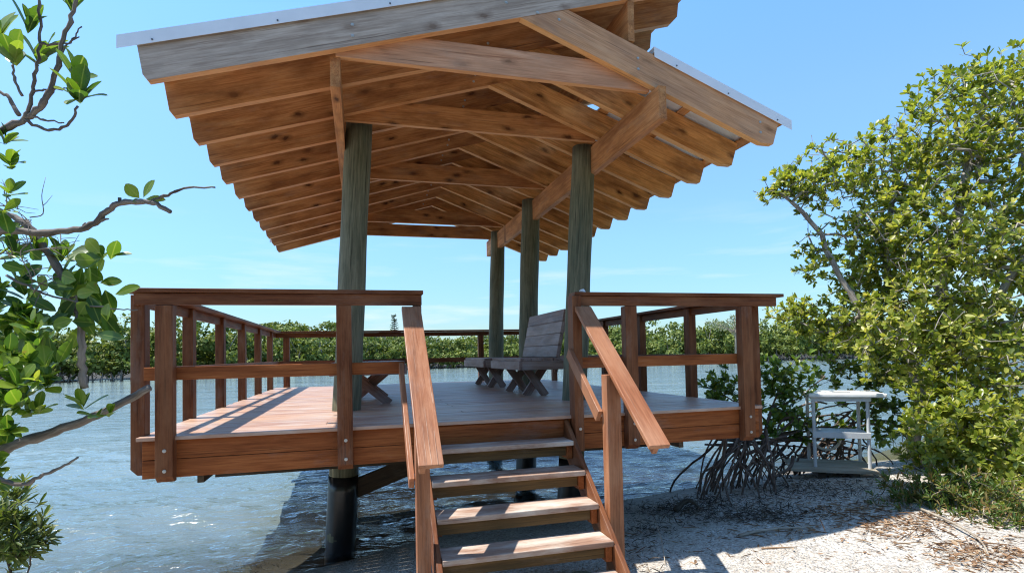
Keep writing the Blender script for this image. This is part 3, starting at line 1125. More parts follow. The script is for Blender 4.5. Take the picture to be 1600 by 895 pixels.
# ------------------------------------------------------------------ benches
def bench(name, label, xf, xb, y0, y1, back):
    """seat runs along y, xf is the front edge"""
    t = thing(name, label, 'bench', ((xf + xb) / 2, (y0 + y1) / 2, 0))
    lo, hi = min(xf, xb), max(xf, xb)
    s = 1 if xb > xf else -1
    m = MB()
    n = max(3, round((hi - lo) / 0.145))
    wd = (hi - lo) / n
    for k in range(n):
        m.box(lo + k * wd + 0.003, lo + (k + 1) * wd - 0.003, y0, y1, 0.455, 0.492)
    m.build('seat', M['bench'], t, 0.003)
    m = MB()
    m.box(lo - 0.02, lo + 0.018, y0 - 0.02, y1 + 0.02, 0.345, 0.453)
    m.box(hi - 0.018, hi + 0.02, y0 - 0.02, y1 + 0.02, 0.345, 0.453)
    m.box(lo + 0.02, hi - 0.02, y0 - 0.02, y0 + 0.018, 0.345, 0.453)
    m.box(lo + 0.02, hi - 0.02, y1 - 0.018, y1 + 0.02, 0.345, 0.453)
    m.build('apron', M['bench'], t, 0.003)
    d = hi - lo
    for yy in (y0 + 0.32, y1 - 0.32):
        for q, (xa, xc) in enumerate(((lo + 0.10, hi - 0.16), (hi - 0.10, lo + 0.16))):
            m = MB()
            yo = yy + (0.024 if q else -0.024)
            m.bar((xa, yo, 0.452), (xc, yo, 0.0), 0.042, 0.10, (1, 0, 0))
            m.build('leg', M['bench'], t, 0.003)
    if back:
        m = MB()
        sl = 0.13 / 0.62
        for k in range(4):
            za, zb = 0.50 + k * 0.153, 0.50 + (k + 1) * 0.153 - 0.005
            xk = lambda z: xf + s * (0.47 + sl * (z - 0.5))
            poly = [(xk(za), za), (xk(za) + s * 0.036, za - 0.007), (xk(zb) + s * 0.036, zb - 0.007), (xk(zb), zb)]
            o_ = rng.random(3) * 9
            Vp, Gp = [], []
            for yy in (y0, y1):
                for (x, z) in poly:
                    Vp.append((x, yy, z))
                    Gp.append(o_ + (yy, z, x))
            f = [(0, 1, 2, 3), (7, 6, 5, 4), (4, 5, 1, 0), (5, 6, 2, 1), (6, 7, 3, 2), (7, 4, 0, 3)]
            if s < 0:
                f = [q[::-1] for q in f]
            m.add(Vp, f, Gp)
        m.build('backrest', M['bench'], t, 0.003)
        for yy in (y0 + 0.12, y1 - 0.12):
            m = MB()
            m.bar((xk(0.36) + s * 0.062, yy, 0.30), (xk(1.08) + s * 0.062, yy, 1.08), 0.04, 0.04, (1, 0, 0))
            m.build('back_support', M['bench'], t, 0.003)
    return t


bench('bench', 'wooden bench with slatted backrest between the first two right hand poles', 3.40, 3.98, 2.0, 3.52, True)
bench('bench', 'backless wooden bench farther back beyond the bench with the backrest', 3.40, 3.95, 4.08, 5.75, False)
bench('bench', 'backless wooden bench beside the left front pole, half hidden by the front railing', 1.98, 1.18, 1.80, 3.40, False)

# ------------------------------------------------------------------ shell on the rail
m = MB()
zs = [0, 0.006, 0.016, 0.026, 0.033]
m.tube([(3.40 + 0.004 * i, -0.04, 1.077 + z) for i, z in enumerate(zs)], [0.028, 0.034, 0.027, 0.015, 0.003], 10)
sh = m.build('shell', M['shell'], loc=(3.40, -0.04, 1.077), smooth=True)
tag(sh, 'small white shell lying on the cap rail beside the top of the stairs', 'shell')

# ------------------------------------------------------------------ cleaning table on its platform
tA, tB = at(1274, 720, 7.05), at(1360, 741, 6.85)       # front legs' feet
zt = (tA[2] + tB[2]) / 2
ax = nrm((tB - tA) * (1, 1, 0))
ay = np.array((-ax[1], ax[0], 0))
Lx = np.linalg.norm((tB - tA)[:2])
org = np.array((tA[0], tA[1], zt))
W2 = 0.46
ct = thing('cleaning_table', 'white plastic fish cleaning table with a grey shelf beside the mangroves', 'table', org)
TH = 0.88
LP = lambda a_, b_, c_: org + ax * a_ + ay * b_ + np.array((0, 0, c_))
for a_ in (0.0, Lx):
    for b_ in (0.0, W2):
        m = MB()
        m.tube([LP(a_, b_, 0.0), LP(a_, b_, TH - 0.02)], 0.021, 12)
        m.build('leg', M['grey_plastic'], ct, smooth=False)
m = MB()
o0 = LP(-0.06, W2 / 2, TH + 0.02)
m.bar(o0, LP(Lx + 0.20, W2 / 2, TH + 0.02), W2 + 0.14, 0.05)
m.build('table_top', M['white_plastic'], ct, 0.014)
m = MB()
m.bar(LP(-0.03, -0.025, TH - 0.03), LP(Lx + 0.03, -0.025, TH - 0.03), 0.02, 0.05)
m.bar(LP(-0.03, W2 + 0.025, TH - 0.03), LP(Lx + 0.03, W2 + 0.025, TH - 0.03), 0.02, 0.05)
m.build('apron', M['grey_plastic'], ct, 0.002)
m = MB()
m.bar(LP(0.25, W2 / 2 - 0.06, TH + 0.0475), LP(0.45, W2 / 2 - 0.06, TH + 0.0475), 0.035, 0.006)
m.build('drain_slot', M['screw'], ct)
m = MB()
m.bar(LP(-0.01, W2 / 2, 0.42), LP(Lx + 0.01, W2 / 2, 0.42), W2 + 0.01, 0.02)
m.bar(LP(-0.02, -0.024, 0.405), LP(Lx + 0.02, -0.024, 0.405), 0.02, 0.075)
m.build('shelf', M['grey_plastic'], ct, 0.003)
m = MB()
th = np.linspace(-0.2, 3.5, 14)
m.tube([LP(0.22 - 0.16 * math.cos(q) * 1.0, W2 + 0.02, 0.30 - 0.16 * math.sin(q)) for q in th], 0.018, 8)
m.build('drain_pipe', M['white_plastic'], ct, smooth=True)
pf = thing('platform', 'low grey plank footing under the white cleaning table', 'platform', LP(Lx / 2, W2 / 2, -0.09))
m = MB()
for k in range(3):
    b0 = -0.16 + k * 0.25
    m.bar(LP(-0.30, b0 + 0.11, -0.019), LP(Lx + 0.06, b0 + 0.11, -0.019), 0.235, 0.036)
m.build('plank', M['grey_plank'], pf, 0.004)
m = MB()
for a_ in (0.05, Lx - 0.18):
    m.bar(LP(a_, -0.12, -0.09), LP(a_, 0.58, -0.09), 0.09, 0.10)
m.build('bearer', M['under'], pf, 0.003)
GROUND_AT_TABLE = zt - 0.13


# ------------------------------------------------------------------ vegetation
_st = [(0.10, 0.13, 0.01), (0.24, 0.30, 0.025), (0.42, 0.45, 0.03), (0.60, 0.50, 0.03), (0.77, 0.44, 0.015), (0.91, 0.27, -0.015)]
_k = len(_st)
LEAF_HI = np.array([(0, 0, 0)] + _st + [(1.0, 0, -0.05)] + [(a_, -b_, c_) for a_, b_, c_ in _st] + [(a_, 0, c_ - 0.035) for a_, b_, c_ in _st])
_l, _rr, _m = [1 + i for i in range(_k)], [_k + 2 + i for i in range(_k)], [2 * _k + 2 + i for i in range(_k)]
LEAF_HI_F = [(0, _m[0], _l[0]), (0, _rr[0], _m[0]), (_m[-1], _k + 1, _l[-1]), (_m[-1], _rr[-1], _k + 1)]
for i in range(_k - 1):
    LEAF_HI_F += [(_m[i], _m[i + 1], _l[i + 1], _l[i]), (_rr[i], _rr[i + 1], _m[i + 1], _m[i])]
LEAF_LO = np.array([(0, 0, 0), (0.40, 0.44, 0.03), (0.80, 0.44, 0.0), (1.0, 0, -0.05), (0.80, -0.44, 0.0), (0.40, -0.44, 0.03)])
LEAF_LO_F = np.array([(0, 3, 2, 1), (0, 5, 4, 3)])
LEAF_Q = np.array([(0, -0.5, 0), (1, -0.5, 0.08), (1, 0.5, -0.05), (0, 0.5, 0)])
LEAF_Q_F = np.array([(0, 1, 2, 3)])


def unit(a):
    return a / np.maximum(np.linalg.norm(a, axis=-1, keepdims=True), 1e-9)


def leaves(pos, dr, nr, L, W, tpl='lo'):
    T, Fc = {'lo': (LEAF_LO, LEAF_LO_F), 'q': (LEAF_Q, LEAF_Q_F)}[tpl]
    dr = unit(dr)
    nr = unit(nr - dr * (nr * dr).sum(-1, keepdims=True))
    sd = np.cross(nr, dr)
    V = (pos[:, None] + dr[:, None] * (T[None, :, 0, None] * L[:, None, None]) + sd[:, None] * (T[None, :, 1, None] * W[:, None, None])
         + nr[:, None] * (T[None, :, 2, None] * L[:, None, None]))
    n, k = len(pos), len(T)
    Fa = (Fc[None] + (np.arange(n) * k)[:, None, None]).reshape(-1, Fc.shape[1])
    return V.reshape(-1, 3), Fa


def leaves_hi(mb, pos, dr, nr, L, W):
    """near leaves with a folded, curved blade; quads and triangles"""
    dr = unit(dr)
    nr = unit(nr - dr * (nr * dr).sum(-1, keepdims=True))
    sd = np.cross(nr, dr)
    for i in range(len(pos)):
        cv = rng.uniform(-0.12, 0.10)
        T = LEAF_HI.copy()
        T[:, 2] += cv * T[:, 0] ** 2
        fold = rng.uniform(0.5, 2.2)
        T[:, 2] += (fold - 1) * 0.05 * np.abs(T[:, 1])
        T[:, 1] *= 1 + 0.10 * np.sin(T[:, 0] * 5 + i)
        T[:, 1] += rng.uniform(-0.12, 0.12) * T[:, 0] ** 2
        V = pos[i] + dr[i] * (T[:, :1] * L[i]) + sd[i] * (T[:, 1:2] * W[i]) + nr[i] * (T[:, 2:3] * L[i])
        fs = [tuple(dict.fromkeys(int(q) for q in f)) for f in LEAF_HI_F]
        mb.add(V, fs, np.stack([T[:, 0], T[:, 1], T[:, 2]], 1))


def rosette(ends, dirs, n_lo, n_hi, L, W, spread_=(0.7, 1.35), rg=rng, back=0.05):
    P, D, N, LL, WW = [], [], [], [], []
    for e, d in zip(ends, dirs):
        n = int(rg.integers(n_lo, n_hi + 1))
        d = nrm(d)
        a = nrm(np.cross(d, (0.3, 0.1, 1.0) if abs(d[2]) < 0.95 else (1, 0, 0)))
        b = np.cross(d, a)
        ph = rg.random() * 6.283
        for k in range(n):
            th = ph + k * 2.399
            rad = a * math.cos(th) + b * math.sin(th)
            sp = rg.uniform(*spread_) * (0.55 + 0.45 * k / max(n - 1, 1))
            dd = d * math.cos(sp) + rad * math.sin(sp)
            P.append(e - d * back * rg.random())
            D.append(dd + rg.normal(0, 0.12, 3))
            N.append(d * 1.0 + np.array((0, 0, 0.6)) + rg.normal(0, 0.2, 3))
            s = rg.uniform(0.55, 1.2)
            LL.append(L * s)
            WW.append(W * s * rg.uniform(0.85, 1.15))
    return np.array(P), np.array(D), np.array(N), np.array(LL), np.array(WW)


def grow(chains, targets, seg=0.16, wob=0.03, rg=rng, tip=0.0028, power=2.4, sag=0.0):
    """chains: hand laid limbs [(points, parent_chain or None)]; targets are joined one by one to the nearest wood"""
    P, par = [], []
    for pts, pc in chains:
        pts = np.asarray(pts, float)
        fine = [pts[0]]
        for i in range(len(pts) - 1):
            k = max(1, int(np.linalg.norm(pts[i + 1] - pts[i]) / seg))
            for q in range(1, k + 1):
                fine.append(pts[i] + (pts[i + 1] - pts[i]) * q / k + rg.normal(0, wob * 0.5, 3))
        if pc is None or not P:
            prev = -1
        else:
            A = np.array(P)
            prev = int(((A - fine[0]) ** 2).sum(1).argmin())
            fine = fine[1:]
        for f in fine:
            P.append(f)
            par.append(prev)
            prev = len(P) - 1
    A = np.zeros((len(P) + len(targets) * 14 + 10, 3))
    A[:len(P)] = P
    n = len(P)
    root = A[0].copy()
    order = np.argsort(((targets[:, None] - A[None, :n:4]) ** 2).sum(2).min(1)) if len(targets) else []
    tips = []
    for ti in order:
        T = targets[ti]
        d2 = ((A[:n] - T) ** 2).sum(1)
        j = int(d2.argmin())
        D = T - A[j]
        L = np.linalg.norm(D)
        k = min(12, max(1, int(L / seg)))
        prev = j
        for q in range(1, k + 1):
            f = q / k
            p = A[j] + D * f + (rg.normal(0, wob, 3) if q < k else 0)
            p[2] += sag * math.sin(f * 3.14) * L
            A[n] = p
            par.append(prev)
            prev = n
            n += 1
        tips.append(prev)
    A = A[:n]
    par = np.array(par)
    r = np.zeros(n)
    kids = [[] for _ in range(n)]
    for i in range(n):
        if par[i] >= 0:
            kids[par[i]].append(i)
    acc = np.zeros(n)
    for i in range(n - 1, -1, -1):
        if not kids[i]:
            acc[i] = tip ** power
        if par[i] >= 0:
            acc[par[i]] += acc[i] if kids[i] else tip ** power
    r = np.maximum(acc, tip ** power) ** (1 / power)
    return A, par, kids, r, tips


def wood_mesh(A, par, kids, r, sides=(4, 6, 10), maxr=None):
    mb = MB()
    if maxr:
        r = np.minimum(r, maxr)
    starts = [i for i in range(len(A)) if par[i] < 0]
    stack = [(s, None) for s in starts]
    while stack:
        s, p = stack.pop()
        ch = [p, s] if p is not None else [s]
        c = s
        while kids[c]:
            ks = sorted(kids[c], key=lambda q: -r[q])
            for q in ks[1:]:
                stack.append((q, c))
            c = ks[0]
            ch.append(c)
        if len(ch) < 2:
            continue
        rr = r[ch].copy()
        if p is not None:
            rr[0] = rr[1]
        rm = rr.max()
        mb.tube(A[ch], rr, sides[0] if rm < 0.008 else sides[1] if rm < 0.03 else sides[2], cap=False)
    return mb


def tipdirs(A, par, tips, center, up=0.6, out_=0.7, rg=rng):
    d = []
    for t in tips:
        p = par[t]
        a = unit(A[t] - A[p])
        o = unit(A[t] - center)
        d.append(a * 0.6 + o * out_ + np.array((0, 0, up)) + rg.normal(0, 0.25, 3))
    return np.array(d)


def blob_targets(blobs, rg):
    out_ = []
    for (px, py, d, rx, ry, rd, n) in blobs:
        c = at(px, py, d)
        sx, sy = rx / F_PX * d, ry / F_PX * d
        q = rg.normal(0, 1, (n * 2, 3))
        q = unit(q) * (rg.random((n * 2, 1)) ** 0.42)
        lump = 1 + 0.22 * np.sin(q[:, :1] * 5 + px) * np.cos(q[:, 1:2] * 4 + py) + 0.15 * np.sin(q[:, 2:3] * 7 + px)
        q = (q * lump)[:n]
        out_.append(c + q[:, :1] * sx * _r + q[:, 1:2] * sy * _u + q[:, 2:3] * rd * _fw)
    return np.concatenate(out_)


def tree(name, label, cat, base, chains, blobs, L, W, leafmat, barkmat, n_leaf=(6, 10), group=None, seed=1, tip=0.0028, wob=0.03,
         seg=0.16, center=None, up=0.6, along=True, maxr=None, bare=0.0, sag=0.0, spread_=(0.7, 1.35)):
    rg = np.random.default_rng(seed)
    T = blob_targets(blobs, rg)
    A, par, kids, r, tips = grow(chains, T, seg, wob, rg, tip, sag=sag)
    root = thing(name, label, cat, base, group)
    mb = wood_mesh(A, par, kids, r, maxr=maxr)
    mb.build('trunk', barkmat, root, smooth=True)
    if bare:
        tips = [q for q in tips if rg.random() > bare]
    c = T.mean(0) if center is None else center
    D = tipdirs(A, par, tips, c, up, rg=rg)
    ends = A[tips]
    P, Dd, N, LL, WW = rosette(ends, D, n_leaf[0], n_leaf[1], L, W, spread_, rg)
    if along:
        m2 = par[np.array(tips)]
        P2, D2, N2, L2, W2_ = rosette(A[m2], D + rg.normal(0, 0.5, D.shape), 2, 4, L, W, (0.9, 1.5), rg)
        P, Dd, N, LL, WW = [np.concatenate(q) for q in ((P, P2), (Dd, D2), (N, N2), (LL, L2), (WW, W2_))]
    Vv, Ff = leaves(P, Dd, N, LL, WW)
    npmesh('foliage', Vv, Ff, leafmat, root)
    return root, (A, par, kids, r, tips)


def gz(p):
    return float(ground_z(np.array(p[0]), np.array(p[1])))


def onground(px, py, guess=6.0):
    """where the sight line meets the terrain"""
    d = guess
    for _ in range(40):
        p = at(px, py, d)
        e = p[2] - gz(p)
        if abs(e) < 0.002:
            break
        d += e * 1.5
        d = min(max(d, 0.8), 30)
    return at(px, py, d), d


# ---- right hand mangroves
b0, bd = onground(1425, 770)
bd = 7.3
b0 = at(1440, 770, bd); b0[2] = gz(b0)
chains = [
    ([b0 + (0, 0, -0.1), at(1425, 690, 6.8), at(1440, 620, 6.8), at(1425, 560, 6.9), at(1350, 490, 7.2), at(1305, 425, 7.4), at(1282, 370, 7.5), at(1255, 330, 7.5), at(1215, 300, 7.5)], None),
    ([at(1440, 620, 6.8), at(1480, 540, 6.9), at(1470, 440, 7.1), at(1500, 330, 7.3), at(1520, 200, 7.4)], 0),
    ([at(1425, 560, 6.9), at(1400, 470, 7.4), at(1380, 380, 7.7), at(1400, 300, 7.8)], 0),
    ([at(1480, 540, 6.9), at(1560, 460, 6.8), at(1620, 380, 6.8)], 0),
    ([at(1350, 490, 7.2), at(1300, 520, 7.6), at(1240, 500, 7.9)], 0),
]
big = [(1540, 215, 7.4, 130, 115, 1.1, 330), (1430, 250, 7.6, 100, 80, 0.9, 190), (1300, 275, 7.6, 70, 60, 0.6, 120), (1225, 290, 7.6, 45, 22, 0.35, 36),
       (1370, 375, 7.5, 80, 80, 0.8, 190), (1440, 330, 7.4, 70, 80, 0.8, 80), (1500, 400, 6.9, 130, 120, 1.1, 330), (1430, 520, 6.7, 100, 90, 0.8, 200), (1560, 560, 6.3, 110, 110, 0.9, 240),
       (1355, 460, 7.6, 55, 60, 0.5, 100), (1400, 570, 7.8, 50, 50, 0.4, 80), (1255, 495, 7.9, 60, 28, 0.5, 70), (1320, 525, 7.8, 60, 35, 0.5, 50), (1640, 370, 7.0, 120, 220, 1.2, 380),
       (1268, 405, 7.6, 34, 50, 0.3, 22), (1500, 135, 7.5, 50, 45, 0.6, 50), (1595, 125, 7.5, 60, 55, 0.7, 90)]
tree('mangrove_tree', 'large leafy mangrove on the right, its grey limb leaning toward the shelter', 'tree', b0, chains, [(q[0], q[1], q[2], q[3], q[4], q[5], int(q[6] * 2.2)) for q in big], 0.094, 0.041,
     M['leaf'], M['bark'], (6, 10), seed=3, tip=0.0046, bare=0.36, maxr=0.075)
# small mangrove standing in the water behind the railing, on prop roots
b1 = at(1190, 760, 7.2); b1[2] = gz(b1)
chains = [([b1 + (0, 0, 0.35), at(1200, 660, 7.3), at(1215, 610, 7.3), at(1235, 570, 7.4)], None),
          ([at(1200, 660, 7.3), at(1150, 625, 7.4), at(1110, 605, 7.4)], 0),
          ([at(1215, 640, 7.3), at(1290, 590, 7.4)], 0), ([at(1215, 640, 7.3), at(1290, 680, 7.6), at(1360, 650, 7.8)], 0)]
sm_ = [(1130, 603, 7.4, 45, 30, 0.35, 55), (1215, 590, 7.4, 60, 40, 0.5, 85), (1200, 640, 7.3, 50, 45, 0.4, 50), (1330, 580, 7.9, 60, 40, 0.4, 50), (1380, 640, 7.8, 60, 70, 0.5, 90),
       (1260, 660, 7.6, 60, 40, 0.4, 45)]
rt, _ = tree('mangrove_tree', 'low young mangrove on arching prop roots beside the right corner of the deck', 'tree', b1, chains, sm_, 0.10, 0.046,
             M['leaf_deep'], M['root'], (6, 10), seed=5, tip=0.0032, maxr=0.03)
rg = np.random.default_rng(9)
mb = MB()
def arc(a_, b_, bulge, r0, n=11):
    c1 = a_ + (b_ - a_) * rg.uniform(0.25, 0.5) + rg.normal(0, 0.09, 3) + np.array((0, 0, bulge))
    c2 = a_ + (b_ - a_) * rg.uniform(0.8, 1.0) + rg.normal(0, 0.07, 3) + np.array((0, 0, bulge + 0.18))
    ts = np.linspace(0, 1, n)
    pts = np.array([(1 - q) ** 3 * a_ + 3 * q * (1 - q) ** 2 * c1 + 3 * q * q * (1 - q) * c2 + q ** 3 * b_ for q in ts])
    pts[1:-1] += rg.normal(0, 0.006, pts[1:-1].shape)
    mb.tube(pts, np.linspace(r0 * 1.1, r0 * 0.75, n), 7, cap=False)
    return pts


for i in range(72):
    qx = rg.uniform(1120, 1350)
    dd = rg.uniform(6.8, 7.7) if qx < 1250 else rg.uniform(7.6, 8.2)
    c0 = at(qx, rg.uniform(640, 720), dd)
    an = rg.normal(3.6, 1.5)
    ln = rg.uniform(0.2, 0.8)
    e = c0 + np.array((math.cos(an) * ln, math.sin(an) * ln, 0))
    e[2] = max(gz(e), WATER_Z - 0.2) - 0.05
    if e[1] < 0.3 or (e[0] > 6.55 and e[1] < 1.4):
        continue
    pts = arc(c0, e, rg.uniform(0.0, 0.16), rg.uniform(0.009, 0.021))
    if rg.random() < 0.55:
        k_ = int(rg.integers(3, 7))
        e2 = e + rg.normal(0, 0.2, 3)
        e2[2] = max(gz(e2), WATER_Z - 0.2) - 0.05
        if e2[1] > 0.5 and not (e2[0] > 6.55 and e2[1] < 1.4):
            arc(pts[k_], e2, 0.03, rg.uniform(0.008, 0.014), 8)
for i in range(9):      # roots reaching out over the water from the left edge
    c0 = at(rg.uniform(1130, 1190), rg.uniform(668, 690), rg.uniform(6.9, 7.3))
    e = at(rg.uniform(1085, 1150), 740, rg.uniform(6.7, 7.2)); e[2] = WATER_Z - 0.12
    arc(c0, e, rg.uniform(0.05, 0.2), rg.uniform(0.010, 0.016))
for i in range(14):
    a_, b_ = at(rg.uniform(1100, 1200), rg.uniform(665, 700), 7.3), at(rg.uniform(1230, 1400), rg.uniform(630, 720), rg.uniform(7.6, 8.1))
    arc(a_, b_, rg.uniform(-0.12, 0.12), rg.uniform(0.010, 0.018))
mb.build('prop_roots', M['root'], rt, smooth=True)

# leafy shrub and herbs in front of the big tree
b2 = at(1500, 800, 5.6); b2[2] = gz(b2)
chains = [([b2, at(1500, 740, 5.7), at(1510, 690, 5.8)], None), ([at(1500, 760, 5.7), at(1570, 700, 5.6)], 0), ([at(1500, 770, 5.7), at(1420, 720, 5.9)], 0)]
tree('shrub', 'yellow green shrub at the foot of the large mangrove, right of the white table', 'shrub', b2, chains,
     [(1462, 690, 5.9, 50, 70, 0.4, 130), (1530, 690, 5.7, 90, 90, 0.6, 260), (1490, 640, 6.2, 60, 60, 0.5, 110), (1600, 760, 5.3, 60, 90, 0.5, 150), (1590, 690, 5.9, 60, 70, 0.5, 120), (1455, 610, 6.2, 36, 70, 0.35, 60)], 0.085, 0.036,
     M['leaf'], M['bark'], (6, 10), seed=21, tip=0.0026, maxr=0.02, seg=0.12)
b3 = at(1510, 865, 5.0); b3[2] = gz(b3)
chains = [([b3, at(1510, 830, 5.1), at(1500, 800, 5.2)], None), ([at(1510, 840, 5.1), at(1590, 810, 4.8)], 0), ([at(1505, 830, 5.1), at(1420, 800, 5.4)], 0)]
tree('shrub', 'low narrow leaved herbs with reddish stalks at the edge of the sand, bottom right', 'shrub', b3, chains,
     [(1425, 780, 5.5, 55, 45, 0.35, 170), (1500, 790, 5.2, 70, 60, 0.45, 260), (1580, 820, 4.8, 60, 70, 0.45, 260), (1460, 835, 5.2, 80, 24, 0.3, 130), (1570, 870, 4.6, 50, 20, .2, 60)], 0.075, 0.016,
     M['leaf_herb'], M['dead'], (7, 11), seed=22, tip=0.0022, maxr=0.010, seg=0.10, spread_=(0.5, 1.3))

# ---- left foreground mangrove, close to the camera
base = at(-230, 1010, 2.6)
base[2] = gz(base)


def catmull(pts, k=6):
    pts = [np.asarray(p, float) for p in pts]
    pts = [2 * pts[0] - pts[1]] + pts + [2 * pts[-1] - pts[-2]]
    o = []
    for i in range(1, len(pts) - 2):
        for q in range(k):
            t = q / k
            a, b, c, d = pts[i - 1:i + 3]
            o.append(0.5 * (2 * b + (c - a) * t + (2 * a - 5 * b + 4 * c - d) * t * t + (3 * b - a - 3 * c + d) * t ** 3))
    o.append(pts[-2])
    return np.array(o)


lt = thing('mangrove_tree', 'near mangrove at the left edge with twisting bare branches and broad glossy leaves', 'tree', base)
wb = MB()
rg = np.random.default_rng(31)


def limb(pix, r0, r1, n=8, k=6, jit=0.0022):
    pts = catmull([at(*p) for p in pix], k)
    pts[1:-1] += rg.normal(0, jit, pts[1:-1].shape)
    kn = 1 + 0.05 * np.sin(np.arange(len(pts)) * 2.1) + np.where(rg.random(len(pts)) < 0.16, 0.28, 0.0) + rg.normal(0, 0.03, len(pts))
    wb.tube(pts, np.linspace(r0, r1, len(pts)) * kn, n, cap=True)
    return pts


limb([(-230, 1010, 2.6), (-180, 800, 2.5), (-120, 640, 2.4), (-70, 480, 2.3), (-60, 330, 2.2), (-50, 200, 2.1)], 0.05, 0.02, 10)
limb([(-120, 640, 2.4), (-40, 712, 2.25), (30, 692, 2.2), (110, 665, 2.2), (170, 640, 2.2), (234, 605, 2.2)], 0.021, 0.014, 10)
limb([(-60, 370, 2.2), (0, 361, 2.1), (70, 364, 2.1), (135, 355, 2.1), (165, 332, 2.1), (190, 318, 2.1), (235, 316, 2.1), (266, 331, 2.1)], 0.014, 0.008)
limb([(232, 316, 2.1), (262, 305, 2.1), (290, 294, 2.1), (336, 293, 2.1)], 0.006, 0.003, 6)
limb([(186, 320, 2.1), (187, 309, 2.1)], 0.007, 0.005, 6, 2)
limb([(158, 345, 2.1), (170, 342, 2.1)], 0.006, 0.003, 6, 2)
limb([(130, 356, 2.1), (134, 348, 2.1)], 0.006, 0.004, 6, 2)
limb([(-60, 300, 2.2), (0, 330, 2.15), (40, 350, 2.15), (70, 390, 2.15), (105, 445, 2.15), (125, 500, 2.15), (128, 560, 2.15), (132, 606, 2.15)], 0.011, 0.014, 10)
limb([(-60, 230, 2.1), (0, 205, 2.0), (40, 185, 2.0), (70, 160, 2.0), (85, 120, 2.0), (100, 60, 2.0), (118, 10, 2.0), (128, -40, 2.0)], 0.012, 0.005)
limb([(40, 185, 2.0), (50, 150, 2.0), (58, 100, 2.0), (62, 40, 2.0), (62, -20, 2.0)], 0.0075, 0.004)
limb([(40, 188, 2.0), (75, 203, 2.0), (105, 195, 2.0), (122, 166, 2.0)], 0.006, 0.004, 6)
limb([(45, 180, 2.0), (80, 190, 2.0), (100, 192, 2.0)], 0.004, 0.002, 6)
limb([(90, 100, 2.0), (110, 66, 2.0), (128, 42, 2.0)], 0.004, 0.002, 6)
limb([(62, 70, 2.0), (100, 68, 2.0), (124, 58, 2.0)], 0.004, 0.002, 6)
limb([(50, 142, 2.0), (80, 140, 2.0), (112, 138, 2.0)], 0.004, 0.002, 6)
limb([(30, 180, 2.0), (10, 150, 2.0), (-20, 130, 2.0)], 0.008, 0.004, 6)
limb([(35, 150, 2.0), (22, 120, 2.0), (20, 92, 2.0)], 0.005, 0.003, 6)
limb([(-20, 740, 2.1), (30, 757, 2.1), (60, 745, 2.1), (90, 733, 2.1), (122, 714, 2.1)], 0.009, 0.004, 6)
limb([(10, 430, 2.1), (60, 455, 2.1), (110, 470, 2.1), (170, 482, 2.1), (215, 484, 2.1)], 0.005, 0.002, 6)
for k in range(34):     # fine dead twigs between the limbs
    p0 = at(rg.uniform(0, 75), rg.uniform(310, 470), rg.uniform(2.0, 2.3))
    d = unit(rg.normal(0, 1, 3) + _u * 0.4 + _r * 0.3)
    q = p0 + d * rg.uniform(0.06, 0.20)
    m1_, m2_ = p0 + (q - p0) * 0.35 + rg.normal(0, 0.014, 3), p0 + (q - p0) * 0.7 + rg.normal(0, 0.018, 3)
    cv_ = catmull([p0, m1_, m2_, q], 4)
    wb.tube(cv_, np.linspace(0.0026, 0.0008, len(cv_)), 5)
    e_ = cv_[6] + unit(q - p0 + rg.normal(0, 0.08, 3)) * rg.uniform(0.03, 0.07)
    wb.tube([cv_[6], (cv_[6] + e_) / 2 + rg.normal(0, 0.005, 3), e_], [0.0015, 0.0012, 0.0007], 5)
wb.build('trunk', M['bark_left'], lt, smooth=True)
lb = MB()


def cluster(px, py, d, n, Lpx, dirv, spr=(0.5, 1.3), wf=0.48, rg=rg):
    c = at(px, py, d)
    dv = dirv[0] * _r + dirv[1] * _u + dirv[2] * -_fw
    L = 0.9 * Lpx / F_PX * d
    P, D, N, LL, WW = rosette([c], [dv], n, n, L, L * wf, spr, rg, back=0.03)
    leaves_hi(lb, P, D, N, LL, WW)


def leaf1(px, py, px2, py2, d, wpx, tilt=0.3):
    a_, b_ = at(px, py, d), at(px2, py2, d - rg.uniform(-0.03, 0.05))
    D = (b_ - a_)[None]
    N = (-_fw * 1.0 + _u * tilt + _r * rg.normal(0, 0.4))[None]
    leaves_hi(lb, a_[None], D, N, np.array([np.linalg.norm(D)]), np.array([wpx / F_PX * d]))


for (x, y_, n, L, dv) in ((20, 90, 8, 62, (-.2, 1, .3)), (60, 92, 9, 62, (.1, 1, .3)), (122, 150, 11, 52, (.2, .7, .5)), (118, 115, 8, 46, (.4, .8, .3)), (112, 12, 6, 50, (.0, 1, .2)),
                         (45, 40, 6, 50, (.3, .8, .2)), (-5, 60, 7, 60, (.3, .8, .2)), (8, 215, 7, 36, (.4, .6, .4)), (18, 255, 8, 38, (.5, .3, .5)), (15, 300, 6, 36, (.6, .2, .5)), (5, 330, 6, 36, (.6, -.2, .5))):
    cluster(x, y_, 2.0 + rg.normal(0, 0.05), n, L, dv)
for l_ in ((218, 310, 196, 287, 20), (224, 309, 240, 280, 18), (228, 311, 257, 310, 12), (219, 312, 207, 315, 8)):
    leaf1(l_[0], l_[1], l_[2], l_[3], 2.1, l_[4])
for k in range(80):     # the heavy leaf cluster that hangs over the water
    cx_, cy_ = rg.normal(122, 33), rg.normal(452, 38)
    if cx_ > 190 or cy_ < 385 or cy_ > 530:
        continue
    an = rg.uniform(0, 6.283)
    Lp = rg.uniform(30, 46)
    leaf1(cx_, cy_, cx_ + math.cos(an) * Lp, cy_ + math.sin(an) * Lp * 0.9 + 8, 2.15 + rg.normal(0, 0.09), rg.uniform(16, 24), rg.uniform(-0.2, 0.9))
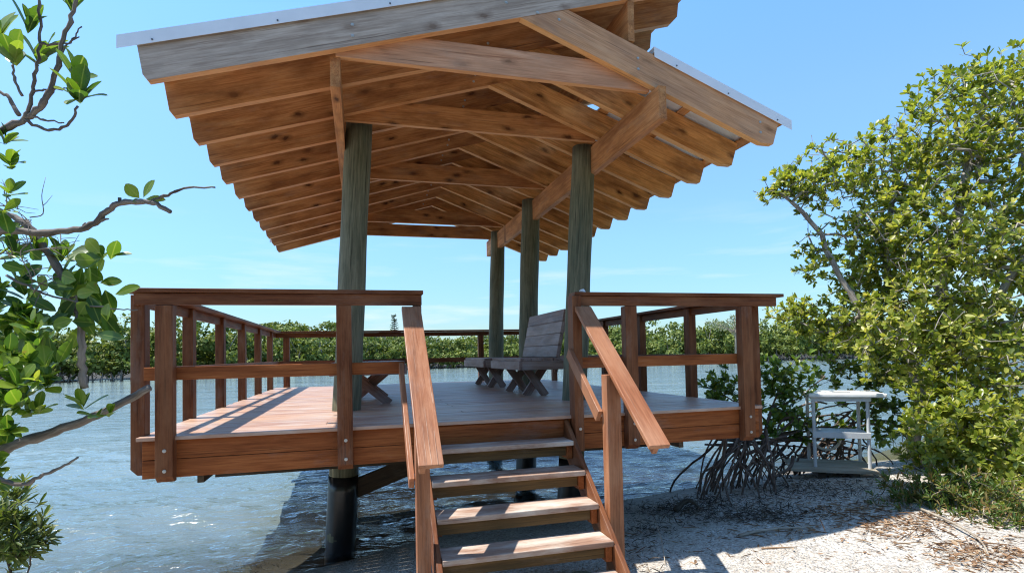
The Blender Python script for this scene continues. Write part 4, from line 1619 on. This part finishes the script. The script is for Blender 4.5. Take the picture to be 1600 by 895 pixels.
for (x, y_, n, L, dv) in ((128, 630, 6, 44, (-.1, 1, .3)), (172, 642, 5, 40, (.4, .7, .3)), (150, 650, 3, 36, (.3, .6, .5)), (60, 395, 4, 40, (.5, .6, .4)), (95, 400, 5, 38, (.2, .9, .3)), (175, 400, 3, 34, (.5, .5, .4))):
    cluster(x, y_, 2.15, n, L, dv)
for k in range(150):
    x, y_ = rg.uniform(-60, 95), rg.uniform(480, 790)
    if x > 40 + 40 * math.sin((y_ - 480) / 60.0):
        continue
    cluster(x, y_, 2.2 + rg.normal(0, 0.15), int(rg.integers(5, 9)), rg.uniform(26, 42), (rg.normal(.3, .4), rg.normal(.5, .3), .4))
for k in range(40):
    cluster(rg.uniform(-60, 40), rg.uniform(340, 520), 2.3 + rg.normal(0, 0.15), int(rg.integers(4, 7)), rg.uniform(30, 42), (rg.normal(.3, .4), rg.normal(.5, .3), .4))
lo_ = lb.build('foliage', M['leaf_near'], lt, smooth=True)
# small narrow leaved plant at the bottom left, with its dark stump
b4 = at(20, 905, 3.6); b4[2] = gz(b4) - 0.03
chains = [([b4, at(15, 860, 3.6), at(20, 820, 3.6)], None), ([b4, at(50, 850, 3.6), at(60, 820, 3.6)], 0), ([b4, at(-20, 850, 3.6), at(-30, 810, 3.7)], 0)]
tree('shrub', 'grey green narrow leaved shrub at the water edge in the bottom left corner', 'shrub', b4, chains,
     [(15, 810, 3.6, 45, 40, 0.2, 44), (42, 840, 3.55, 32, 34, 0.15, 34), (-10, 860, 3.6, 60, 36, 0.2, 44), (20, 770, 3.7, 26, 22, 0.15, 14)], 0.09, 0.018, M['leaf_soft'], M['bark_dark'], (5, 8), seed=41,
     tip=0.0018, maxr=0.02, seg=0.06, wob=0.01)

# ------------------------------------------------------------------ far shore
rg = np.random.default_rng(77)
P, D, N, LL, WW = [], [], [], [], []
tw = MB()
for row in range(4):
    x = -120.0
    while x < 190:
        x += rg.uniform(2.0, 3.6)
        yb = far_y(x) + row * 3.2 + rg.uniform(-0.8, 1.2)
        prof = np.interp(x, [-120, -45, -29, -18, -8, 0, 8, 20, 40, 52, 62, 80, 190], [6.6, 6.0, 6.2, 6.8, 7.2, 6.4, 5.8, 5.4, 5.9, 7.6, 7.0, 6.4, 6.6])
        H = (prof - 0.9 + row * 0.42 + 0.5 * math.sin(x * 0.21) + 0.45 * math.sin(x * 0.53 + row)) * rg.uniform(0.68, 1.16)
        nb = int(rg.integers(8, 13))
        zb = -1.2
        if row < 2:
            for q in range(2):
                bx, by = x + rg.normal(0, 0.9), yb + rg.normal(0, 0.5)
                tw.tube([(bx, by, zb - 0.5), (bx + rg.normal(0, .3), by, zb + H * 0.35), (bx + rg.normal(0, .7), by, zb + H * 0.75)], [0.10, 0.07, 0.03], 5, cap=False)
            for q in range(7):
                bx, by = x + rg.normal(0, 1.4), yb + rg.uniform(-1.7, -0.2)
                tw.tube([(bx, by, -1.7), (bx + rg.normal(0, .25), by + 0.3, -1.0), (bx + rg.normal(0, .5), by + 0.9, -0.5)], [0.04, 0.05, 0.05], 4, cap=False)
        for q in range(nb):
            lowb = q < 4
            c = np.array((x + rg.normal(0, 1.3), yb + rg.normal(0, 1.0) - (0.6 if lowb else 0), zb + (H * rg.uniform(0.10, 0.35) + 0.45 if lowb else H * rg.uniform(0.35, 0.86))))
            rr = np.array((rg.uniform(0.7, 1.8), rg.uniform(0.8, 1.4), rg.uniform(0.45, 1.15)))
            n = int(75 if row < 2 else 55)
            u_ = unit(rg.normal(0, 1, (n, 3)))
            u_[:, 1] = np.where(rg.random(n) < 0.65, -np.abs(u_[:, 1]), u_[:, 1])
            s = rg.random((n, 1)) ** 0.3
            P.append(c + u_ * rr * s)
            D.append(rg.normal(0, 1, (n, 3)) + np.array((0, 0, 0.2)))
            N.append(u_ * 0.8 + rg.normal(0, 0.45, (n, 3)) + np.array((0, 0, 0.5)))
            LL.append(rg.uniform(0.26, 0.52, n))
            WW.append(rg.uniform(0.16, 0.34, n))
P, D, N, LL, WW = [np.concatenate(q) for q in (P, D, N, LL, WW)]
Vv, Ff = leaves(P - D * 0, D, N, LL, WW, 'q')
fo = npmesh('mangrove_forest', Vv, Ff, M['leaf_far'])
tag(fo, 'dense green mangrove forest lining the far shore across the water', 'forest', None, 'stuff')
tk = tw.build('trunks', M['bark'], fo)
tk['kind'] = 'stuff'


P, D, N, LL, WW = [], [], [], [], []  # unseen tree belt, added behind the camera to hold back low sky light
tw = MB()
for row in range(2):
    x = -34.0
    while x < 40:
        x += rg.uniform(2.0, 3.4)
        yb = -15.0 - row * 3.0 + rg.uniform(-1, 1) - 0.012 * (x - 2) ** 2 * 0.2
        H = rg.uniform(5.5, 8.5) + row
        zb = gz((x, yb))
        tw.tube([(x, yb, zb - 0.2), (x + rg.normal(0, .3), yb, zb + H * .45), (x + rg.normal(0, .6), yb, zb + H * .8)], [0.14, 0.10, 0.04], 6, cap=False)
        for q in range(12):
            c = np.array((x + rg.normal(0, 1.2), yb + rg.normal(0, 0.9), zb + H * rg.uniform(0.12, 0.9)))
            n = 60
            u_ = unit(rg.normal(0, 1, (n, 3)))
            P.append(c + u_ * np.array((1.4, 1.2, 0.95)) * rg.random((n, 1)) ** 0.35)
            D.append(rg.normal(0, 1, (n, 3)))
            N.append(u_ + rg.normal(0, 0.4, (n, 3)) + np.array((0, 0, 0.4)))
            LL.append(rg.uniform(0.25, 0.5, n))
            WW.append(rg.uniform(0.16, 0.3, n))
P, D, N, LL, WW = [np.concatenate(q) for q in (P, D, N, LL, WW)]
Vv, Ff = leaves(P, D, N, LL, WW, 'q')
bo = npmesh('sky_block_trees', Vv, Ff, M['leaf_far'])
tag(bo, 'unseen belt of green trees added behind the camera to block low sky light', 'light blocker', None, 'stuff')
tk = tw.build('trunks', M['bark'], bo)
tk['kind'] = 'stuff'


def far_tree(name, label, cat, px, pyb, pyt, d, wpx, mat, barkmat, n, seed, leaf=(0.3, 0.2), nb=14, group=None):
    rg = np.random.default_rng(seed)
    base = at(px, pyb, d); base[2] = -1.0
    top = at(px, pyt, d)
    H = top[2] - base[2]
    R = wpx / F_PX * d
    root = thing(name, label, cat, base, group)
    t_ = MB()
    t_.tube([base, base + (0.1, 0, H * .5), base + (0, 0, H * .85)], [0.2, 0.14, 0.05], 7)
    P, D, N = [], [], []
    for q in range(nb):
        c = base + np.array((rg.normal(0, R * 0.5), rg.normal(0, R * 0.35), H * rg.uniform(0.62, 0.93)))
        t_.tube([base + (0, 0, H * rg.uniform(.4, .6)), (c + base + (0, 0, H * .6)) / 2 + rg.normal(0, .15, 3), c], [0.08, 0.05, 0.02], 5, cap=False)
        k = n // nb
        u_ = unit(rg.normal(0, 1, (k, 3)))
        rr = np.array((R * 0.33, R * 0.33, H * 0.075)) * rg.uniform(0.7, 1.25)
        P.append(c + u_ * rr * rg.random((k, 1)) ** 0.35)
        D.append(rg.normal(0, 1, (k, 3)))
        N.append(u_ + rg.normal(0, .4, (k, 3)) + (0, 0, .5))
    t_.build('trunk', barkmat, root, smooth=True)
    P, D, N = [np.concatenate(q) for q in (P, D, N)]
    Vv, Ff = leaves(P, D, N, rg.uniform(0.7, 1.2, len(P)) * leaf[0], rg.uniform(0.7, 1.2, len(P)) * leaf[1], 'q')
    npmesh('crown', Vv, Ff, mat, root)
    return root


far_tree('broadleaf_tree', 'tall rounded tree rising above the far mangroves behind the left railing', 'tree', 442, 590, 496, 84, 42, M['leaf_far'], M['bark'], 2600, 5, (0.34, 0.24))
far_tree('broadleaf_tree', 'second rounded tree above the far mangroves, just right of the taller one', 'tree', 485, 590, 500, 86, 34, M['leaf_far'], M['bark'], 1700, 6, (0.34, 0.24))
far_tree('broadleaf_tree', 'pale thin crowned tree above the far mangroves, seen through the right railing', 'tree', 1150, 560, 484, 86, 40, M['leaf_pale'], M['dead'], 900, 8, (0.26, 0.14), 18)
# norfolk pine
np_b = at(617, 580, 120); np_b[2] = -1.0
np_t = at(617, 491, 120)
pn = thing('conifer', 'slender conifer with level tiers standing alone above the far treeline', 'tree', np_b)
t_ = MB()
Hn = np_t[2] - np_b[2]
t_.tube([np_b, np_b + (0, 0, Hn)], [0.22, 0.03], 7)
t_.build('trunk', M['bark_dark'], pn)
P, D = [], []
for k in range(16):
    z = Hn * (0.35 + 0.65 * k / 16)
    R = 1.35 * (1 - k / 16.5) * rg.uniform(0.7, 1.15) + 0.10
    for a_ in np.arange(0, 6.28, 0.7) + k:
        if rg.random() < 0.25:
            continue
        for q in np.linspace(0.15, 1, 6):
            for _ in range(1):
                P.append(np_b + np.array((math.cos(a_) * R * q, math.sin(a_) * R * q, z + 0.16 * q)) + rg.normal(0, 0.06, 3))
                D.append((math.cos(a_) + rg.normal(0, .5), math.sin(a_) + rg.normal(0, .5), 0.3))
P, D = np.array(P), np.array(D)
Vv, Ff = leaves(P, D, np.tile((0, -0.4, 1.0), (len(P), 1)) + rg.normal(0, .3, P.shape), np.full(len(P), .38), np.full(len(P), .16), 'q')
npmesh('foliage', Vv, Ff, M['leaf_pine'], pn)
# house roof half hidden in the trees below it
hb = at(610, 575, 112); hb[2] = -1.0
hs = thing('house', 'distant house with a low reddish roof half hidden by the far trees', 'house', hb)
zt_ = at(610, 519, 112)[2]
m = MB(); m.box(hb[0] - 4, hb[0] + 4, hb[1], hb[1] + 7, -1.0, zt_ - 1.1); m.build('wall', M['white_plastic'], hs)
m = MB()
m.prism([(hb[0] - 4.8, zt_ - 1.15), (hb[0] + 4.8, zt_ - 1.15), (hb[0] + 1.6, zt_ + 0.25), (hb[0] - 1.6, zt_ + 0.25)], hb[1] - 0.7, hb[1] + 7.7, 'y')
m.build('roof', simple('roof_tile', (0.25, 0.15, 0.13), 0.8), hs)

# ------------------------------------------------------------------ litter on the beach
def scatter(name, label, regions, L, W, mat, seed, lift=0.006, flat=0.35, cat='litter'):
    rg = np.random.default_rng(seed)
    P = []
    for (px, py, rx, ry, n) in regions:
        for _ in range(n):
            p, _d = onground(px + rg.normal(0, rx), py + rg.normal(0, ry), _d if P else 5.5)
            if vnoise(p[0], p[1], 2.6, 9) < rg.normal(-0.15, 0.25):
                continue
            if abs(p[2] - gz(p)) < 0.05:
                P.append(p)
    P = np.array(P)
    n = len(P)
    P[:, 2] = ground_z(P[:, 0], P[:, 1]) + lift + np.abs(rg.normal(0, lift, n))
    D = rg.normal(0, 1, (n, 3)); D[:, 2] *= flat * 0.5
    N = rg.normal(0, flat, (n, 3)); N[:, 2] = 1
    s = rg.uniform(0.5, 1.3, n)
    Vv, Ff = leaves(P, D, N, L * s, W * s * rg.uniform(0.6, 1.2, n))
    o = npmesh(name, Vv, Ff, mat)
    tag(o, label, cat, None, 'stuff')
    return o


scatter('leaf_litter', 'dry brown leaves and stalks scattered on the sand below the shrubs',
        [(1345, 796, 40, 10, 300), (1420, 820, 45, 10, 380), (1220, 832, 40, 6, 90), (1530, 865, 50, 14, 420), (1260, 858, 120, 20, 60)],
        0.05, 0.018, M['litter'], 51)
scatter('twig_litter', 'thin broken stalks and twigs strewn over the sand below the shrubs',
        [(1330, 800, 50, 10, 110), (1430, 822, 60, 12, 150), (1230, 835, 50, 6, 40), (1530, 865, 60, 14, 130), (1200, 850, 110, 22, 30), (1080, 850, 70, 20, 60)],
        0.15, 0.006, M['litter'], 54, 0.008, 0.25)
scatter('seaweed_wrack', 'dark dried seaweed strewn along the tide line', [(1085, 800, 50, 8, 2200), (1170, 806, 55, 8, 1300), (1010, 822, 30, 12, 400), (1000, 860, 25, 20, 130), (1225, 765, 50, 12, 1100), (1330, 765, 40, 10, 400), (1120, 785, 40, 6, 500)],
        0.075, 0.008, M['wrack'], 52, 0.012, 0.9, 'seaweed')
scatter('seaweed_wrack', 'small heap of brown seaweed at the water edge, left of the stairs', [(360, 890, 22, 4, 160), (420, 886, 25, 4, 60)], 0.06, 0.012, M['wrack'], 53, 0.012, 0.8, 'seaweed')


def stick(label, pix, r0, mat, name='stick', cat='stick'):
    pts = []
    for px, py, h in pix:
        p, _ = onground(px, py, 5.5)
        pts.append(p + (0, 0, h))
    pts = catmull(pts, 5)
    m = MB()
    m.tube(pts, np.linspace(r0, r0 * 0.45, len(pts)), 7)
    o = m.build(name, mat, loc=pts[0], smooth=True)
    return tag(o, label, cat)


stick('thin bleached twig standing up from the sand right of the stairs', [(1040, 882, 0.0), (1034, 862, 0.10), (1024, 848, 0.22)], 0.005, M['dead'])
stick('dark knotted driftwood lump among the seaweed at the tide line', [(1055, 800, 0.02), (1075, 795, 0.10), (1095, 797, 0.03)], 0.035, M['bark_dark'], 'driftwood', 'driftwood')
stick('pale dead branch lying in front of the shrubs', [(1440, 800, 0.03), (1490, 826, 0.05), (1530, 850, 0.04), (1545, 868, 0.01)], 0.012, M['dead'])
stick('flat bleached palm stalk lying on the sunlit sand', [(1155, 838, 0.01), (1200, 832, 0.03), (1270, 826, 0.02)], 0.018, M['dead'])
stick('short dry stick on the sand below the palm stalk', [(1190, 858, 0.01), (1245, 856, 0.012)], 0.008, M['litter'])
